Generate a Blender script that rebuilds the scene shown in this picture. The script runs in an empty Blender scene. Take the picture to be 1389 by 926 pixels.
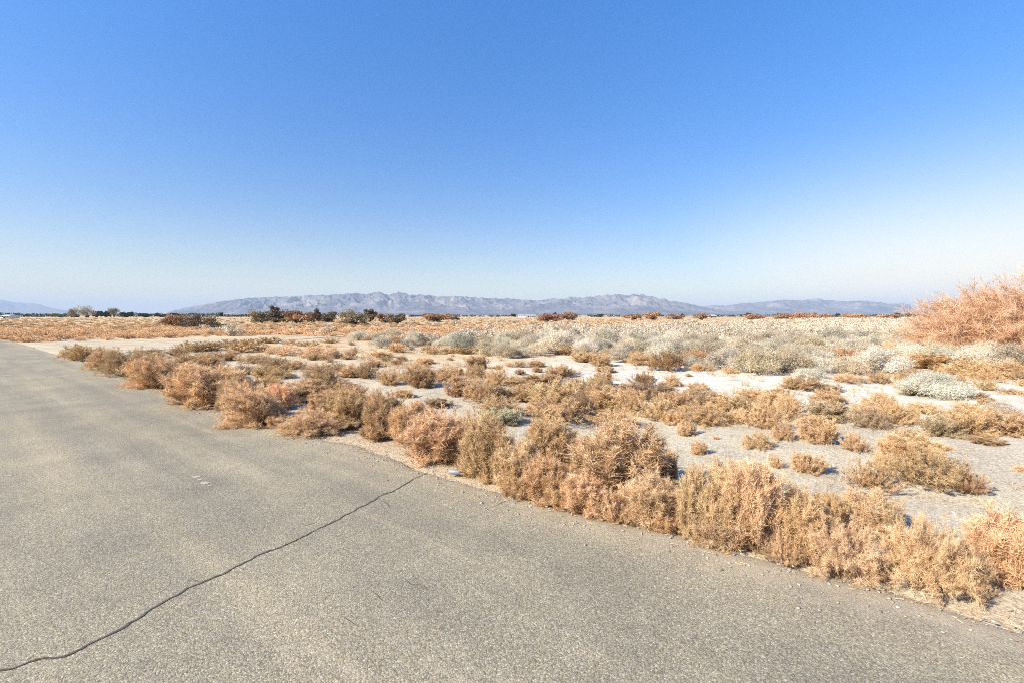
import bpy, math
import numpy as np
from mathutils import Vector

SC = bpy.context.scene
COL = SC.collection
H0 = 2.3            # camera height above the road
F = 640.0           # focal length in photo pixels (photo 1389 x 926)
U0, VH = 694.5, 428.0
rad = math.radians

# ------------------------------------------------------------------ helpers
def smooth(a, b, x):
    q = np.clip((np.asarray(x, float) - a) / (b - a), 0, 1)
    return q * q * (3 - 2 * q)

def _hash(ix, iy, seed):
    n = (ix * 374761393 + iy * 668265263 + seed * 974634777) & 0xFFFFFFFF
    n = ((n ^ (n >> 13)) * 1274126177) & 0xFFFFFFFF
    return ((n ^ (n >> 16)) & 0xFFFF) / 65535.0

def vnoise(x, y, seed=0):
    x = np.asarray(x, float); y = np.asarray(y, float)
    ix = np.floor(x).astype(np.int64); iy = np.floor(y).astype(np.int64)
    fx = x - ix; fy = y - iy
    fx = fx * fx * (3 - 2 * fx); fy = fy * fy * (3 - 2 * fy)
    a = _hash(ix, iy, seed); b = _hash(ix + 1, iy, seed)
    c = _hash(ix, iy + 1, seed); d = _hash(ix + 1, iy + 1, seed)
    return (a * (1 - fx) + b * fx) * (1 - fy) + (c * (1 - fx) + d * fx) * fy

def fbm(x, y, seed=0, octv=4):
    s = 0; a = .5; t = 0
    for i in range(octv):
        s = s + a * vnoise(x * 2 ** i, y * 2 ** i, seed + i * 7); t += a; a *= .5
    return s / t

# road frame: s runs along the road edge, t is the distance from it
E = np.array([-.781, .625]); N = np.array([.625, .781]); O = np.array([-.43, 6.37])
def st(x, y):
    dx, dy = np.asarray(x) - O[0], np.asarray(y) - O[1]
    return dx * E[0] + dy * E[1], dx * N[0] + dy * N[1]
def xy(s, t):
    return O[0] + s * E[0] + t * N[0], O[1] + s * E[1] + t * N[1]

def asphalt_edge(s):
    return np.interp(s, [-4.5, -2.6, -.1, 1, 3, 5, 8, 14, 20, 27], [.30, .20, -.10, -.10, .08, -.20, -.20, -.15, .10, .20])

def hz(x, y):
    """height of the ground"""
    s, t = st(x, y); t = t - asphalt_edge(s)
    d = np.hypot(x, y)
    fade = 1 / (1 + (d / 45.) ** 2)
    z = (fbm(np.asarray(x) / 2.6, np.asarray(y) / 2.6, 3) - .5) * .30 * fade
    z = z + (fbm(np.asarray(x) / .7, np.asarray(y) / .7, 9, 3) - .5) * .07 * fade
    z = z + (fbm(np.asarray(x) / 11., np.asarray(y) / 11., 5, 3) - .5) * .35 / (1 + (d / 120.) ** 2)
    z = z * (.25 + .75 * smooth(.6, 3.5, t))
    side = smooth(26, 33, s) * (1 - smooth(54, 60, s))   # the dirt side road is nearly level
    z = z * (1 - .9 * side)
    return z * smooth(-.1, .9, t) - .045 * (1 - smooth(-.25, .35, t))

def P(u, v, z=0.0):
    """ground point under a photo pixel"""
    d = F * (H0 - z) / max(v - VH, .5)
    return (u - U0) * d / F, d

def make_mesh(name, V, Fq, mats, tone=None, smooth_=False, midx=None):
    me = bpy.data.meshes.new(name)
    V = np.asarray(V, np.float32); Fq = np.asarray(Fq, np.int32)
    k = Fq.shape[1]
    me.vertices.add(len(V)); me.vertices.foreach_set('co', V.ravel())
    me.loops.add(Fq.size); me.loops.foreach_set('vertex_index', Fq.ravel())
    me.polygons.add(len(Fq))
    me.polygons.foreach_set('loop_start', np.arange(len(Fq), dtype=np.int32) * k)
    me.polygons.foreach_set('loop_total', np.full(len(Fq), k, np.int32))
    if midx is not None: me.polygons.foreach_set('material_index', np.asarray(midx, np.int32))
    if smooth_: me.polygons.foreach_set('use_smooth', np.ones(len(Fq), bool))
    if tone is not None:
        at = me.attributes.new('tone', 'FLOAT', 'POINT')
        at.data.foreach_set('value', np.asarray(tone, np.float32))
    for m in (mats if isinstance(mats, (list, tuple)) else [mats]): me.materials.append(m)
    me.update(calc_edges=True)
    return me

def link(name, me, parent=None, loc=(0, 0, 0), rot=0.0, scale=(1, 1, 1), color=None):
    o = bpy.data.objects.new(name, me); COL.objects.link(o)
    if parent: o.parent = parent
    o.location = loc; o.rotation_euler = (0, 0, rot); o.scale = scale
    if color is not None: o.color = (*color, 1)
    return o

def tag(o, label=None, cat=None, group=None, kind=None):
    if label: o['label'] = label
    if cat: o['category'] = cat
    if group: o['group'] = group
    if kind: o['kind'] = kind
    return o

def norm(a): return a / np.maximum(np.linalg.norm(a, axis=-1, keepdims=True), 1e-9)

def tubes(Pn, R, sides=3):
    n, k, _ = Pn.shape
    T = np.empty_like(Pn)
    T[:, 1:-1] = Pn[:, 2:] - Pn[:, :-2]
    T[:, 0] = Pn[:, 1] - Pn[:, 0]; T[:, -1] = Pn[:, -1] - Pn[:, -2]
    T = norm(T)
    ref = np.where(np.abs(T[..., 2:3]) < .9, np.array([0, 0, 1.]), np.array([1., 0, 0]))
    B1 = norm(np.cross(T, ref)); B2 = np.cross(T, B1)
    an = np.arange(sides) * 2 * math.pi / sides
    V = Pn[:, :, None] + R[:, :, None, None] * (np.cos(an)[None, None, :, None] * B1[:, :, None] + np.sin(an)[None, None, :, None] * B2[:, :, None])
    base = (np.arange(n) * k * sides)[:, None, None]
    i = np.arange(k - 1)[None, :, None]; j = np.arange(sides)[None, None, :]; j2 = (j + 1) % sides
    Fq = np.stack([base + i * sides + j, base + i * sides + j2, base + (i + 1) * sides + j2, base + (i + 1) * sides + j], -1)
    return V.reshape(-1, 3), Fq.reshape(-1, 4)

def ribbons(A, B, w, rng):
    """one thin quad per twig"""
    T = norm(B - A); r = norm(rng.normal(size=A.shape)); S = norm(np.cross(T, r)) * w[:, None]
    V = np.stack([A - S, A + S, B + S * .5, B - S * .5], 1).reshape(-1, 3)
    return V, np.arange(len(V)).reshape(-1, 4)

def join(parts):
    V = []; Fq = []; T = []; off = 0
    for v, f, t in parts:
        V.append(v); Fq.append(f + off); T.append(t); off += len(v)
    return np.concatenate(V), np.concatenate(Fq), np.concatenate(T)

# ------------------------------------------------------------------ materials
def new_mat(name):
    m = bpy.data.materials.new(name); m.use_nodes = True
    nt = m.node_tree; nt.nodes.clear()
    return m, nt
def nd(nt, typ, **kw):
    n = nt.nodes.new(typ)
    for k, v in kw.items():
        if k.startswith('i_'):
            key = k[2:].replace('_', ' ')
            n.inputs[int(key) if key.isdigit() else key].default_value = v
        else: setattr(n, k, v)
    return n
def ramp(nt, fac, stops, interp='LINEAR'):
    r = nt.nodes.new('ShaderNodeValToRGB'); r.color_ramp.interpolation = interp
    e = r.color_ramp.elements
    while len(e) < len(stops): e.new(.5)
    for el, (p, c) in zip(e, stops):
        el.position = p; el.color = (*c, 1) if len(c) == 3 else c
    nt.links.new(fac, r.inputs[0]); return r.outputs[0]
def math_(nt, op, a, b=None, clamp=False):
    m = nt.nodes.new('ShaderNodeMath'); m.operation = op; m.use_clamp = clamp
    for i, q in enumerate((a, b)):
        if q is None: continue
        if isinstance(q, (int, float)): m.inputs[i].default_value = q
        else: nt.links.new(q, m.inputs[i])
    return m.outputs[0]
def mixc(nt, fac, a, b, blend='MIX'):
    m = nt.nodes.new('ShaderNodeMix'); m.data_type = 'RGBA'; m.blend_type = blend
    for idx, q in ((0, fac), (6, a), (7, b)):
        if isinstance(q, (int, float)): m.inputs[idx].default_value = q
        elif isinstance(q, tuple): m.inputs[idx].default_value = (*q, 1)
        else: nt.links.new(q, m.inputs[idx])
    return m.outputs[2]
def noise(nt, vec, scale, detail=4, rough=.55, dist=0):
    n = nd(nt, 'ShaderNodeTexNoise'); n.inputs['Scale'].default_value = scale
    n.inputs['Detail'].default_value = detail; n.inputs['Roughness'].default_value = rough
    n.inputs['Distortion'].default_value = dist
    if vec is not None: nt.links.new(vec, n.inputs['Vector'])
    return n.outputs['Fac']
def finish(nt, col, rough=.9, spec=.15, normal=None, trans=0.0):
    b = nd(nt, 'ShaderNodeBsdfPrincipled')
    b.inputs['Roughness'].default_value = rough; b.inputs['Specular IOR Level'].default_value = spec
    if isinstance(col, tuple): b.inputs['Base Color'].default_value = (*col, 1)
    else: nt.links.new(col, b.inputs['Base Color'])
    if normal is not None: nt.links.new(normal, b.inputs['Normal'])
    out = nd(nt, 'ShaderNodeOutputMaterial'); sh = b.outputs[0]
    if trans:
        tr = nd(nt, 'ShaderNodeBsdfTranslucent')
        if isinstance(col, tuple): tr.inputs['Color'].default_value = (*col, 1)
        else: nt.links.new(col, tr.inputs['Color'])
        mx = nd(nt, 'ShaderNodeMixShader'); mx.inputs[0].default_value = trans
        nt.links.new(sh, mx.inputs[1]); nt.links.new(tr.outputs[0], mx.inputs[2]); sh = mx.outputs[0]
    nt.links.new(sh, out.inputs['Surface'])

def plant_mat(name, lo, mid, hi, trans=.25):
    """object colour times a per-twig tone"""
    m, nt = new_mat(name)
    at = nd(nt, 'ShaderNodeAttribute', attribute_name='tone')
    oi = nd(nt, 'ShaderNodeObjectInfo')
    r = ramp(nt, at.outputs['Fac'], [(0, lo), (.5, mid), (1, hi)])
    c = mixc(nt, 1.0, oi.outputs['Color'], r, 'MULTIPLY')
    finish(nt, c, .85, .12, trans=trans)
    return m
def flat_mat(name, col, rough=.8, var=.15, scale=6, spec=.3):
    m, nt = new_mat(name)
    tc = nd(nt, 'ShaderNodeTexCoord')
    n = noise(nt, tc.outputs['Object'], scale)
    c = ramp(nt, n, [(.3, tuple(x * (1 - var) for x in col)), (.7, tuple(min(1, x * (1 + var)) for x in col))])
    finish(nt, c, rough, spec); return m

M_DRY = plant_mat('dry_twig', (.37, .31, .25), (.95, .94, .92), (1.25, 1.32, 1.45), .20)  # low tone darkened, putting the shade inside bushes into the colour
M_STEM = plant_mat('dry_stem', (.5, .45, .4), (.8, .78, .76), (1.1, 1.1, 1.1), 0)
M_SALT = plant_mat('saltbush_leaf', (.60, .57, .50), (1., 1., .98), (1.2, 1.2, 1.2), .3)
M_TREE = plant_mat('tree_leaf', (.5, .5, .5), (1, 1, 1), (1.6, 1.55, 1.5), .2)
M_BARK = flat_mat('bark', (.12, .09, .07), .9, .3, 8, .1)

# ------------------------------------------------------------------ camera, sun, sky
cam = bpy.data.cameras.new('camera'); co = bpy.data.objects.new('camera', cam); COL.objects.link(co)
co.location = (0, 0, H0); co.rotation_euler = (math.pi / 2, 0, 0)
cam.sensor_width = 36; cam.lens = 36 * F / 1389.; cam.shift_y = -(463 - VH) / 1389.
cam.clip_start = .1; cam.clip_end = 120000
SC.camera = co

SUN_EL = 33.; SUN_DIR = np.array([-.88, -.475])   # horizontal direction towards the sun
sd = SUN_DIR / np.linalg.norm(SUN_DIR)
sv = Vector((sd[0] * math.cos(rad(SUN_EL)), sd[1] * math.cos(rad(SUN_EL)), math.sin(rad(SUN_EL))))
sl = bpy.data.lights.new('sun', 'SUN'); sl.energy = 5.0; sl.angle = rad(.5); sl.color = (1, .92, .78)
so = bpy.data.objects.new('sun', sl); COL.objects.link(so)
so.rotation_euler = sv.to_track_quat('Z', 'Y').to_euler(); so.location = (-20, -20, 30)

w = bpy.data.worlds.new('World'); SC.world = w; w.use_nodes = True
nt = w.node_tree; nt.nodes.clear()
sky = nd(nt, 'ShaderNodeTexSky'); sky.sky_type = 'NISHITA'; sky.sun_disc = False
sky.sun_elevation = rad(SUN_EL); sky.sun_rotation = math.atan2(sd[0], sd[1])
sky.altitude = 200; sky.air_density = 1.0; sky.dust_density = .5; sky.ozone_density = 3.0
bg = nd(nt, 'ShaderNodeBackground'); bg.inputs['Strength'].default_value = .096
hs = nd(nt, 'ShaderNodeHueSaturation'); hs.inputs['Saturation'].default_value = 1.31; hs.inputs['Hue'].default_value = .507
nt.links.new(sky.outputs[0], hs.inputs['Color']); 
tcw = nd(nt, 'ShaderNodeTexCoord'); sx = nd(nt, 'ShaderNodeSeparateXYZ'); nt.links.new(tcw.outputs['Generated'], sx.inputs[0])
zz = math_(nt, 'MAXIMUM', sx.outputs[2], 0.0)
low = math_(nt, 'MULTIPLY', math_(nt, 'EXPONENT', math_(nt, 'MULTIPLY', zz, -1 / .085)), .85)     # dusty air low over the plain
rt = nd(nt, 'ShaderNodeMapRange', interpolation_type='SMOOTHSTEP'); rt.inputs[1].default_value = .05; rt.inputs[2].default_value = .75; nt.links.new(sx.outputs[0], rt.inputs[0])
bank = math_(nt, 'MULTIPLY', math_(nt, 'MULTIPLY', math_(nt, 'EXPONENT', math_(nt, 'MULTIPLY', math_(nt, 'MULTIPLY', zz, zz), -1 / .032)), .92), rt.outputs[0])
dust = math_(nt, 'MAXIMUM', low, bank, True)
lift = math_(nt, 'ADD', math_(nt, 'MULTIPLY', math_(nt, 'MINIMUM', zz, .6), 1.2), .61)
lv = nd(nt, 'ShaderNodeVectorMath', operation='SCALE'); nt.links.new(hs.outputs[0], lv.inputs[0]); nt.links.new(lift, lv.inputs['Scale'])
sk = mixc(nt, dust, lv.outputs[0], mixc(nt, rt.outputs[0], (5.4, 4.9, 3.9), (6.3, 5.45, 4.1))); nt.links.new(sk, bg.inputs['Color'])
wo = nd(nt, 'ShaderNodeOutputWorld'); nt.links.new(bg.outputs[0], wo.inputs['Surface'])

SC.view_settings.view_transform = 'Standard'; SC.view_settings.look = 'None'
SC.view_settings.gamma = 1; SC.view_settings.use_curve_mapping = False
SC.view_settings.exposure = 1.15
SC.cycles.use_denoising = False
SC.cycles.max_bounces = 5; SC.cycles.diffuse_bounces = 3; SC.cycles.glossy_bounces = 2
SC.cycles.transmission_bounces = 3; SC.cycles.volume_bounces = 0
SC.cycles.use_adaptive_sampling = False
SC.cycles.filter_width = 1.0

# ------------------------------------------------------------------ ground
def road_coords(nt):
    """(s,t) of the shading point, in metres, as sockets"""
    tc = nd(nt, 'ShaderNodeTexCoord')
    def dot(a, off):
        v = nd(nt, 'ShaderNodeVectorMath', operation='DOT_PRODUCT')
        nt.links.new(tc.outputs['Object'], v.inputs[0]); v.inputs[1].default_value = (a[0], a[1], 0)
        return math_(nt, 'SUBTRACT', v.outputs['Value'], off)
    return tc.outputs['Object'], dot(E, float(O @ E)), dot(N, float(O @ N))
def mrange(nt, val, a, b, c=0., d=1.):
    m = nd(nt, 'ShaderNodeMapRange', interpolation_type='SMOOTHSTEP')
    for i, q in enumerate((a, b, c, d)): m.inputs[i + 1].default_value = q
    nt.links.new(val, m.inputs[0]); return m.outputs[0]

m_ground, nt = new_mat('desert_ground')
vec, s_, t_ = road_coords(nt)
big = noise(nt, vec, .35, 5, .6); med = noise(nt, vec, 1.7, 5, .6); fine = noise(nt, vec, 38, 4, .7)
grit = nd(nt, 'ShaderNodeTexVoronoi'); grit.inputs['Scale'].default_value = 38; nt.links.new(vec, grit.inputs['Vector'])
tw = math_(nt, 'ADD', t_, math_(nt, 'MULTIPLY', math_(nt, 'SUBTRACT', big, .5), 7.0))
gray = ramp(nt, grit.outputs['Color'], [(0, (.19, .162, .115)), (.4, (.40, .35, .26)), (1, (.72, .65, .52))])
gray = mixc(nt, .45, gray, ramp(nt, med, [(.3, (.38, .322, .232)), (.7, (.54, .475, .36))]))
white = ramp(nt, med, [(.28, (.49, .42, .325)), (.52, (.62, .57, .485)), (.7, (.71, .67, .59))])
tan = ramp(nt, med, [(.25, (.42, .315, .19)), (.55, (.55, .43, .275)), (.8, (.61, .50, .34))])
brownsoil = ramp(nt, med, [(.3, (.30, .19, .10)), (.7, (.48, .33, .19))])
leftness = mrange(nt, math_(nt, 'ADD', s_, math_(nt, 'MULTIPLY', math_(nt, 'SUBTRACT', big, .5), 8.0)), 3., 14.)
flat = mixc(nt, leftness, white, tan)
c = mixc(nt, mrange(nt, tw, 6.0, 9.5), gray, flat)
farmask = mrange(nt, tw, 17., 24.)
c = mixc(nt, farmask, c, mixc(nt, mrange(nt, s_, -40., 25.), ramp(nt, med, [(.3, (.42, .33, .22)), (.7, (.62, .54, .42))]), brownsoil))
c = mixc(nt, mrange(nt, tw, 60., 160.), c, ramp(nt, noise(nt, vec, .02, 5), [(.35, (.42, .29, .16)), (.65, (.56, .43, .27))]))
c = mixc(nt, mrange(nt, s_, 54., 58.), c, ramp(nt, noise(nt, vec, .06, 5), [(.35, (.44, .315, .18)), (.65, (.56, .43, .265))]))
# soil and chaff gathered along the road edge
edge = mrange(nt, math_(nt, 'ADD', t_, math_(nt, 'MULTIPLY', med, .8)), .6, 1.9, 1., 0.)
c = mixc(nt, math_(nt, 'MULTIPLY', edge, .75), c, ramp(nt, fine, [(.3, (.24, .17, .10)), (.5, (.42, .33, .22)), (.72, (.60, .51, .38))]))
c = mixc(nt, .5, c, ramp(nt, fine, [(.25, (.55, .53, .5)), (.75, (1.3, 1.3, 1.3))]), 'MULTIPLY')
bp = nd(nt, 'ShaderNodeBump'); bp.inputs['Strength'].default_value = .6; bp.inputs['Distance'].default_value = .03
nt.links.new(math_(nt, 'ADD', fine, math_(nt, 'MULTIPLY', med, 2.)), bp.inputs['Height'])
finish(nt, c, .95, .05, bp.outputs[0])

n = 440; q = np.linspace(-1, 1, n); bq = math.log(2 * 30000 / 3.)
ax = 3. * np.sinh(bq * q)
X, Y = np.meshgrid(ax, ax + 8., indexing='xy')
Z = hz(X, Y)
I = np.arange(n * n).reshape(n, n)
Fq = np.stack([I[:-1, :-1], I[:-1, 1:], I[1:, 1:], I[1:, :-1]], -1).reshape(-1, 4)
g = link('ground', make_mesh('ground', np.stack([X, Y, Z], -1).reshape(-1, 3), Fq, m_ground, smooth_=True))
tag(g, 'sandy desert ground, grey gravel near the road and white salt crust beyond', kind='structure')

# dirt side road: a sheet just above the ground
m_dirt, nt = new_mat('dirt_road'); vec, s_, t_ = road_coords(nt)
med = noise(nt, vec, .8, 5); fine = noise(nt, vec, 30, 3, .7)
c = ramp(nt, med, [(.3, (.36, .295, .20)), (.5, (.45, .375, .265)), (.7, (.54, .455, .325))])
c = mixc(nt, .4, c, ramp(nt, fine, [(.3, (.6, .6, .6)), (.7, (1.25, 1.25, 1.25))]), 'MULTIPLY')
finish(nt, c, .95, .05)
tt = np.arange(-.3, 25, .5)
lo = 33.0 + 9 * smooth(3, 25, tt) - 3.0 * (1 - smooth(0, 4, tt)) + (vnoise(tt * .6, tt * 0, 4) - .5) * 1.2
hi = 52.0 - 8.0 * smooth(2, 25, tt) + 2 * (1 - smooth(0, 4, tt)) + (vnoise(tt * .6, tt * 0, 8) - .5) * 1.2
K = 24; fr = np.linspace(0, 1, K)
S = lo[:, None] * (1 - fr) + hi[:, None] * fr; T = np.repeat(tt[:, None], K, 1)
X, Y = xy(S, T); Z = hz(X, Y) + .03
I = np.arange(len(tt) * K).reshape(len(tt), K)
Fq = np.stack([I[:-1, :-1], I[:-1, 1:], I[1:, 1:], I[1:, :-1]], -1).reshape(-1, 4)[:, ::-1]
o = link('dirt_road', make_mesh('dirt_road', np.stack([X, Y, Z], -1).reshape(-1, 3), Fq, m_dirt, smooth_=True))
tag(o, 'pale dirt side road leaving the asphalt at the left', kind='structure')

# ------------------------------------------------------------------ road (chip seal), its crack and pale spots in one mesh
m_road, nt = new_mat('chip_seal'); vec, s_, t_ = road_coords(nt)
v1 = nd(nt, 'ShaderNodeTexVoronoi'); v1.inputs['Scale'].default_value = 95; nt.links.new(vec, v1.inputs['Vector'])
v2 = nd(nt, 'ShaderNodeTexVoronoi'); v2.inputs['Scale'].default_value = 210; nt.links.new(vec, v2.inputs['Vector'])
sep = nd(nt, 'ShaderNodeSeparateColor'); nt.links.new(v1.outputs['Color'], sep.inputs[0])
chips = ramp(nt, sep.outputs[0], [(0, (.13, .116, .089)), (.35, (.24, .212, .156)), (.7, (.33, .292, .213)), (.93, (.44, .395, .29)), (1, (.63, .57, .44))])
chips = mixc(nt, .35, chips, ramp(nt, sep.outputs[1], [(0, (.25, .22, .178)), (.5, (.287, .258, .175)), (1, (.318, .258, .178))]))
gap = ramp(nt, v1.outputs['Distance'], [(.45, (1, 1, 1)), (.8, (.55, .54, .53))])
c = mixc(nt, .8, chips, gap, 'MULTIPLY')
cmb = nd(nt, 'ShaderNodeCombineXYZ'); nt.links.new(math_(nt, 'MULTIPLY', s_, .06), cmb.inputs[0]); nt.links.new(t_, cmb.inputs[1])
trk = noise(nt, cmb.outputs[0], 1.1, 5, .6)       # wear running along the lanes
c = mixc(nt, 1., c, ramp(nt, trk, [(.3, (.80, .81, .84)), (.5, (1, 1, 1)), (.68, (1.20, 1.17, 1.09))]), 'MULTIPLY')
c = mixc(nt, 1., c, ramp(nt, noise(nt, vec, .9, 5, .6), [(.3, (.87, .87, .88)), (.7, (1.13, 1.12, 1.09))]), 'MULTIPLY')
st2 = nd(nt, 'ShaderNodeCombineXYZ'); nt.links.new(math_(nt, 'MULTIPLY', s_, .16), st2.inputs[0]); nt.links.new(math_(nt, 'MULTIPLY', t_, 2.2), st2.inputs[1])
streak = math_(nt, 'MULTIPLY', mrange(nt, noise(nt, st2.outputs[0], 1.0, 6, .65), .55, .70), mrange(nt, noise(nt, vec, 14., 3), .35, .6))
c = mixc(nt, math_(nt, 'MULTIPLY', streak, .45), c, (.40, .34, .25))
c = mixc(nt, 1., c, ramp(nt, noise(nt, vec, .28, 4, .6), [(.35, (.90, .90, .92)), (.65, (1.08, 1.07, 1.05))]), 'MULTIPLY')
ed = mrange(nt, math_(nt, 'ADD', t_, math_(nt, 'MULTIPLY', noise(nt, vec, 3., 4), .9)), .05, .55)
c = mixc(nt, math_(nt, 'MULTIPLY', ed, .45), c, (.42, .35, .25))
hgt = math_(nt, 'SUBTRACT', math_(nt, 'MULTIPLY', v2.outputs['Distance'], -.4), v1.outputs['Distance'])
bp = nd(nt, 'ShaderNodeBump'); bp.inputs['Strength'].default_value = .55; bp.inputs['Distance'].default_value = .006
nt.links.new(hgt, bp.inputs['Height'])
finish(nt, c, .85, .2, bp.outputs[0])
m_crack = flat_mat('crack_dirt', (.10, .085, .068), .95, .5, 30, .05)
m_spot = flat_mat('pale_spot', (.36, .315, .24), .95, .2, 25, .05)

ss = np.concatenate([np.arange(-40, -8, 1.), np.arange(-8, 30, .06), np.arange(30, 80, .5), np.arange(80, 900, 20)])
ed = asphalt_edge(ss) + .16 * (fbm(ss * 1.6, ss * 0 + 3, 21, 6) - .5) + .10 * (fbm(ss * .3, ss * 0, 31, 3) - .5)
cols = [(-9.6, -.1), (-9.5, .03)] + [(tq, .03) for tq in np.linspace(-8, -1, 8)]
V = []
for tq, zq in cols: V.append(np.stack([*xy(ss, ss * 0 + tq), ss * 0 + zq], -1))
for dt, zq in ((-.18, .03), (-.03, .024), (.0, .012), (.03, -.08)): V.append(np.stack([*xy(ss, ed + dt), ss * 0 + zq], -1))
V = np.stack(V, 1); nc = V.shape[1]
I = np.arange(len(ss) * nc).reshape(len(ss), nc)
Fq = np.stack([I[:-1, :-1], I[1:, :-1], I[1:, 1:], I[:-1, 1:]], -1).reshape(-1, 4)[:, ::-1]
V = V.reshape(-1, 3); mi = np.zeros(len(Fq), int)
rng = np.random.default_rng(5)
def crack(pix, wid, jit, seed):
    global V, Fq, mi
    pts = np.array([P(u, v, .03) for u, v in pix])
    L = np.r_[0, np.cumsum(np.linalg.norm(np.diff(pts, axis=0), axis=1))]
    q = np.arange(0, L[-1], .025)
    x = np.interp(q, L, pts[:, 0]); y = np.interp(q, L, pts[:, 1])
    x = x + (fbm(q * 4, q * 0, seed, 4) - .5) * jit; y = y + (fbm(q * 4, q * 0 + 9, seed + 5, 4) - .5) * jit
    x = x + (fbm(q * 17, q * 0, seed + 60, 3) - .5) * jit * .45; y = y + (fbm(q * 17, q * 0 + 4, seed + 61, 3) - .5) * jit * .45
    d = norm(np.stack([np.gradient(x), np.gradient(y)], -1)); nn = np.stack([-d[:, 1], d[:, 0]], -1)
    ends = np.minimum(1, np.minimum(q, q[-1] - q) / .25)
    wa = wid * (.1 + 1.5 * fbm(q * 9, q * 0, seed + 3, 4)) * (.15 + .85 * ends); wb = wid * (.1 + 1.5 * fbm(q * 9, q * 0 + 5, seed + 8, 4)) * (.15 + .85 * ends)
    p = np.stack([x, y], -1)
    a = p + nn * wa[:, None]; b = p - nn * wb[:, None]
    vv = np.concatenate([np.c_[a, np.full(len(a), .0345)], np.c_[b, np.full(len(b), .0345)]])
    i = np.arange(len(a) - 1); m = len(a)
    ff = np.stack([i, i + m, i + m + 1, i + 1], -1) + len(V)
    V = np.concatenate([V, vv]); Fq = np.concatenate([Fq, ff]); mi = np.r_[mi, np.ones(len(ff), int)]
crack([(578, 641), (562, 648), (545, 659), (510, 676), (480, 694), (440, 713), (400, 734), (360, 750), (320, 768), (275, 790), (235, 808), (200, 829), (175, 845), (130, 868), (95, 888), (60, 893), (30, 903), (0, 910), (-60, 926), (-300, 990)], .011, .085, 3)
for i, pp in enumerate([[(549, 784), (560, 792), (572, 792), (582, 799)], [(500, 800), (512, 806), (524, 818)], [(462, 836), (474, 842), (487, 853)], [(668, 688), (684, 680), (700, 676)], [(578, 641), (583, 633), (577, 628)], [(440, 713), (428, 708), (415, 712), (404, 708)], [(275, 790), (262, 786), (250, 789)], [(175, 845), (168, 856), (150, 862)], [(510, 676), (522, 680), (530, 688)]]):
    crack(pp, .006, .03, 30 + i)
def blob(u, v, rx, ry, seed):
    global V, Fq, mi
    x0, y0 = P(u, v, .03); k = 44; an = np.arange(k) * 2 * math.pi / k
    rr = .25 + 1.3 * fbm(np.cos(an) * 2.6 + 5, np.sin(an) * 2.6 + 5 + seed, seed, 4)
    rr[-1] = (rr[0] + rr[-2]) / 2
    ring = np.stack([x0 + rx * rr * np.cos(an), y0 + ry * rr * np.sin(an), an * 0 + .034], -1)
    vv = np.concatenate([[[x0, y0, .034]], ring]); b = len(V)
    ff = [[b, b + 1 + 2 * i, b + 1 + (2 * i + 1) % k, b + 1 + (2 * i + 2) % k] for i in range(k // 2)]
    V = np.concatenate([V, vv]); Fq = np.concatenate([Fq, ff]); mi = np.r_[mi, np.full(len(ff), 2)]
for bi, (bu, bv, br) in enumerate([(266, 646, .07), (277, 655, .075), (271, 650, .035), (261, 644, .025), (285, 658, .03), (282, 652, .02), (8, 509, .20), (16, 507, .10), (14, 644, .05), (20, 643, .03)]): blob(bu, bv, br, br * .8, 2 + bi)
o = link('road', make_mesh('road', V, Fq, [m_road, m_crack, m_spot], midx=mi))
tag(o, 'grey chip sealed road with a long crack across it', kind='structure')

# ------------------------------------------------------------------ mountains
m_mtn, nt = new_mat('hazed_mountain_rock')
tc = nd(nt, 'ShaderNodeTexCoord'); geo = nd(nt, 'ShaderNodeNewGeometry')
a = noise(nt, tc.outputs['Object'], .0012, 6, .6); b = noise(nt, tc.outputs['Object'], .006, 6, .65)
c = ramp(nt, a, [(.3, (.06, .068, .092)), (.5, (.125, .122, .14)), (.72, (.27, .235, .215))])  # haze blue and the warmth of sunlit faces put into the rock colour
c = mixc(nt, .6, c, ramp(nt, b, [(.3, (.6, .6, .6)), (.7, (1.35, 1.3, 1.25))]), 'MULTIPLY')
finish(nt, c, .95, .05)

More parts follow.
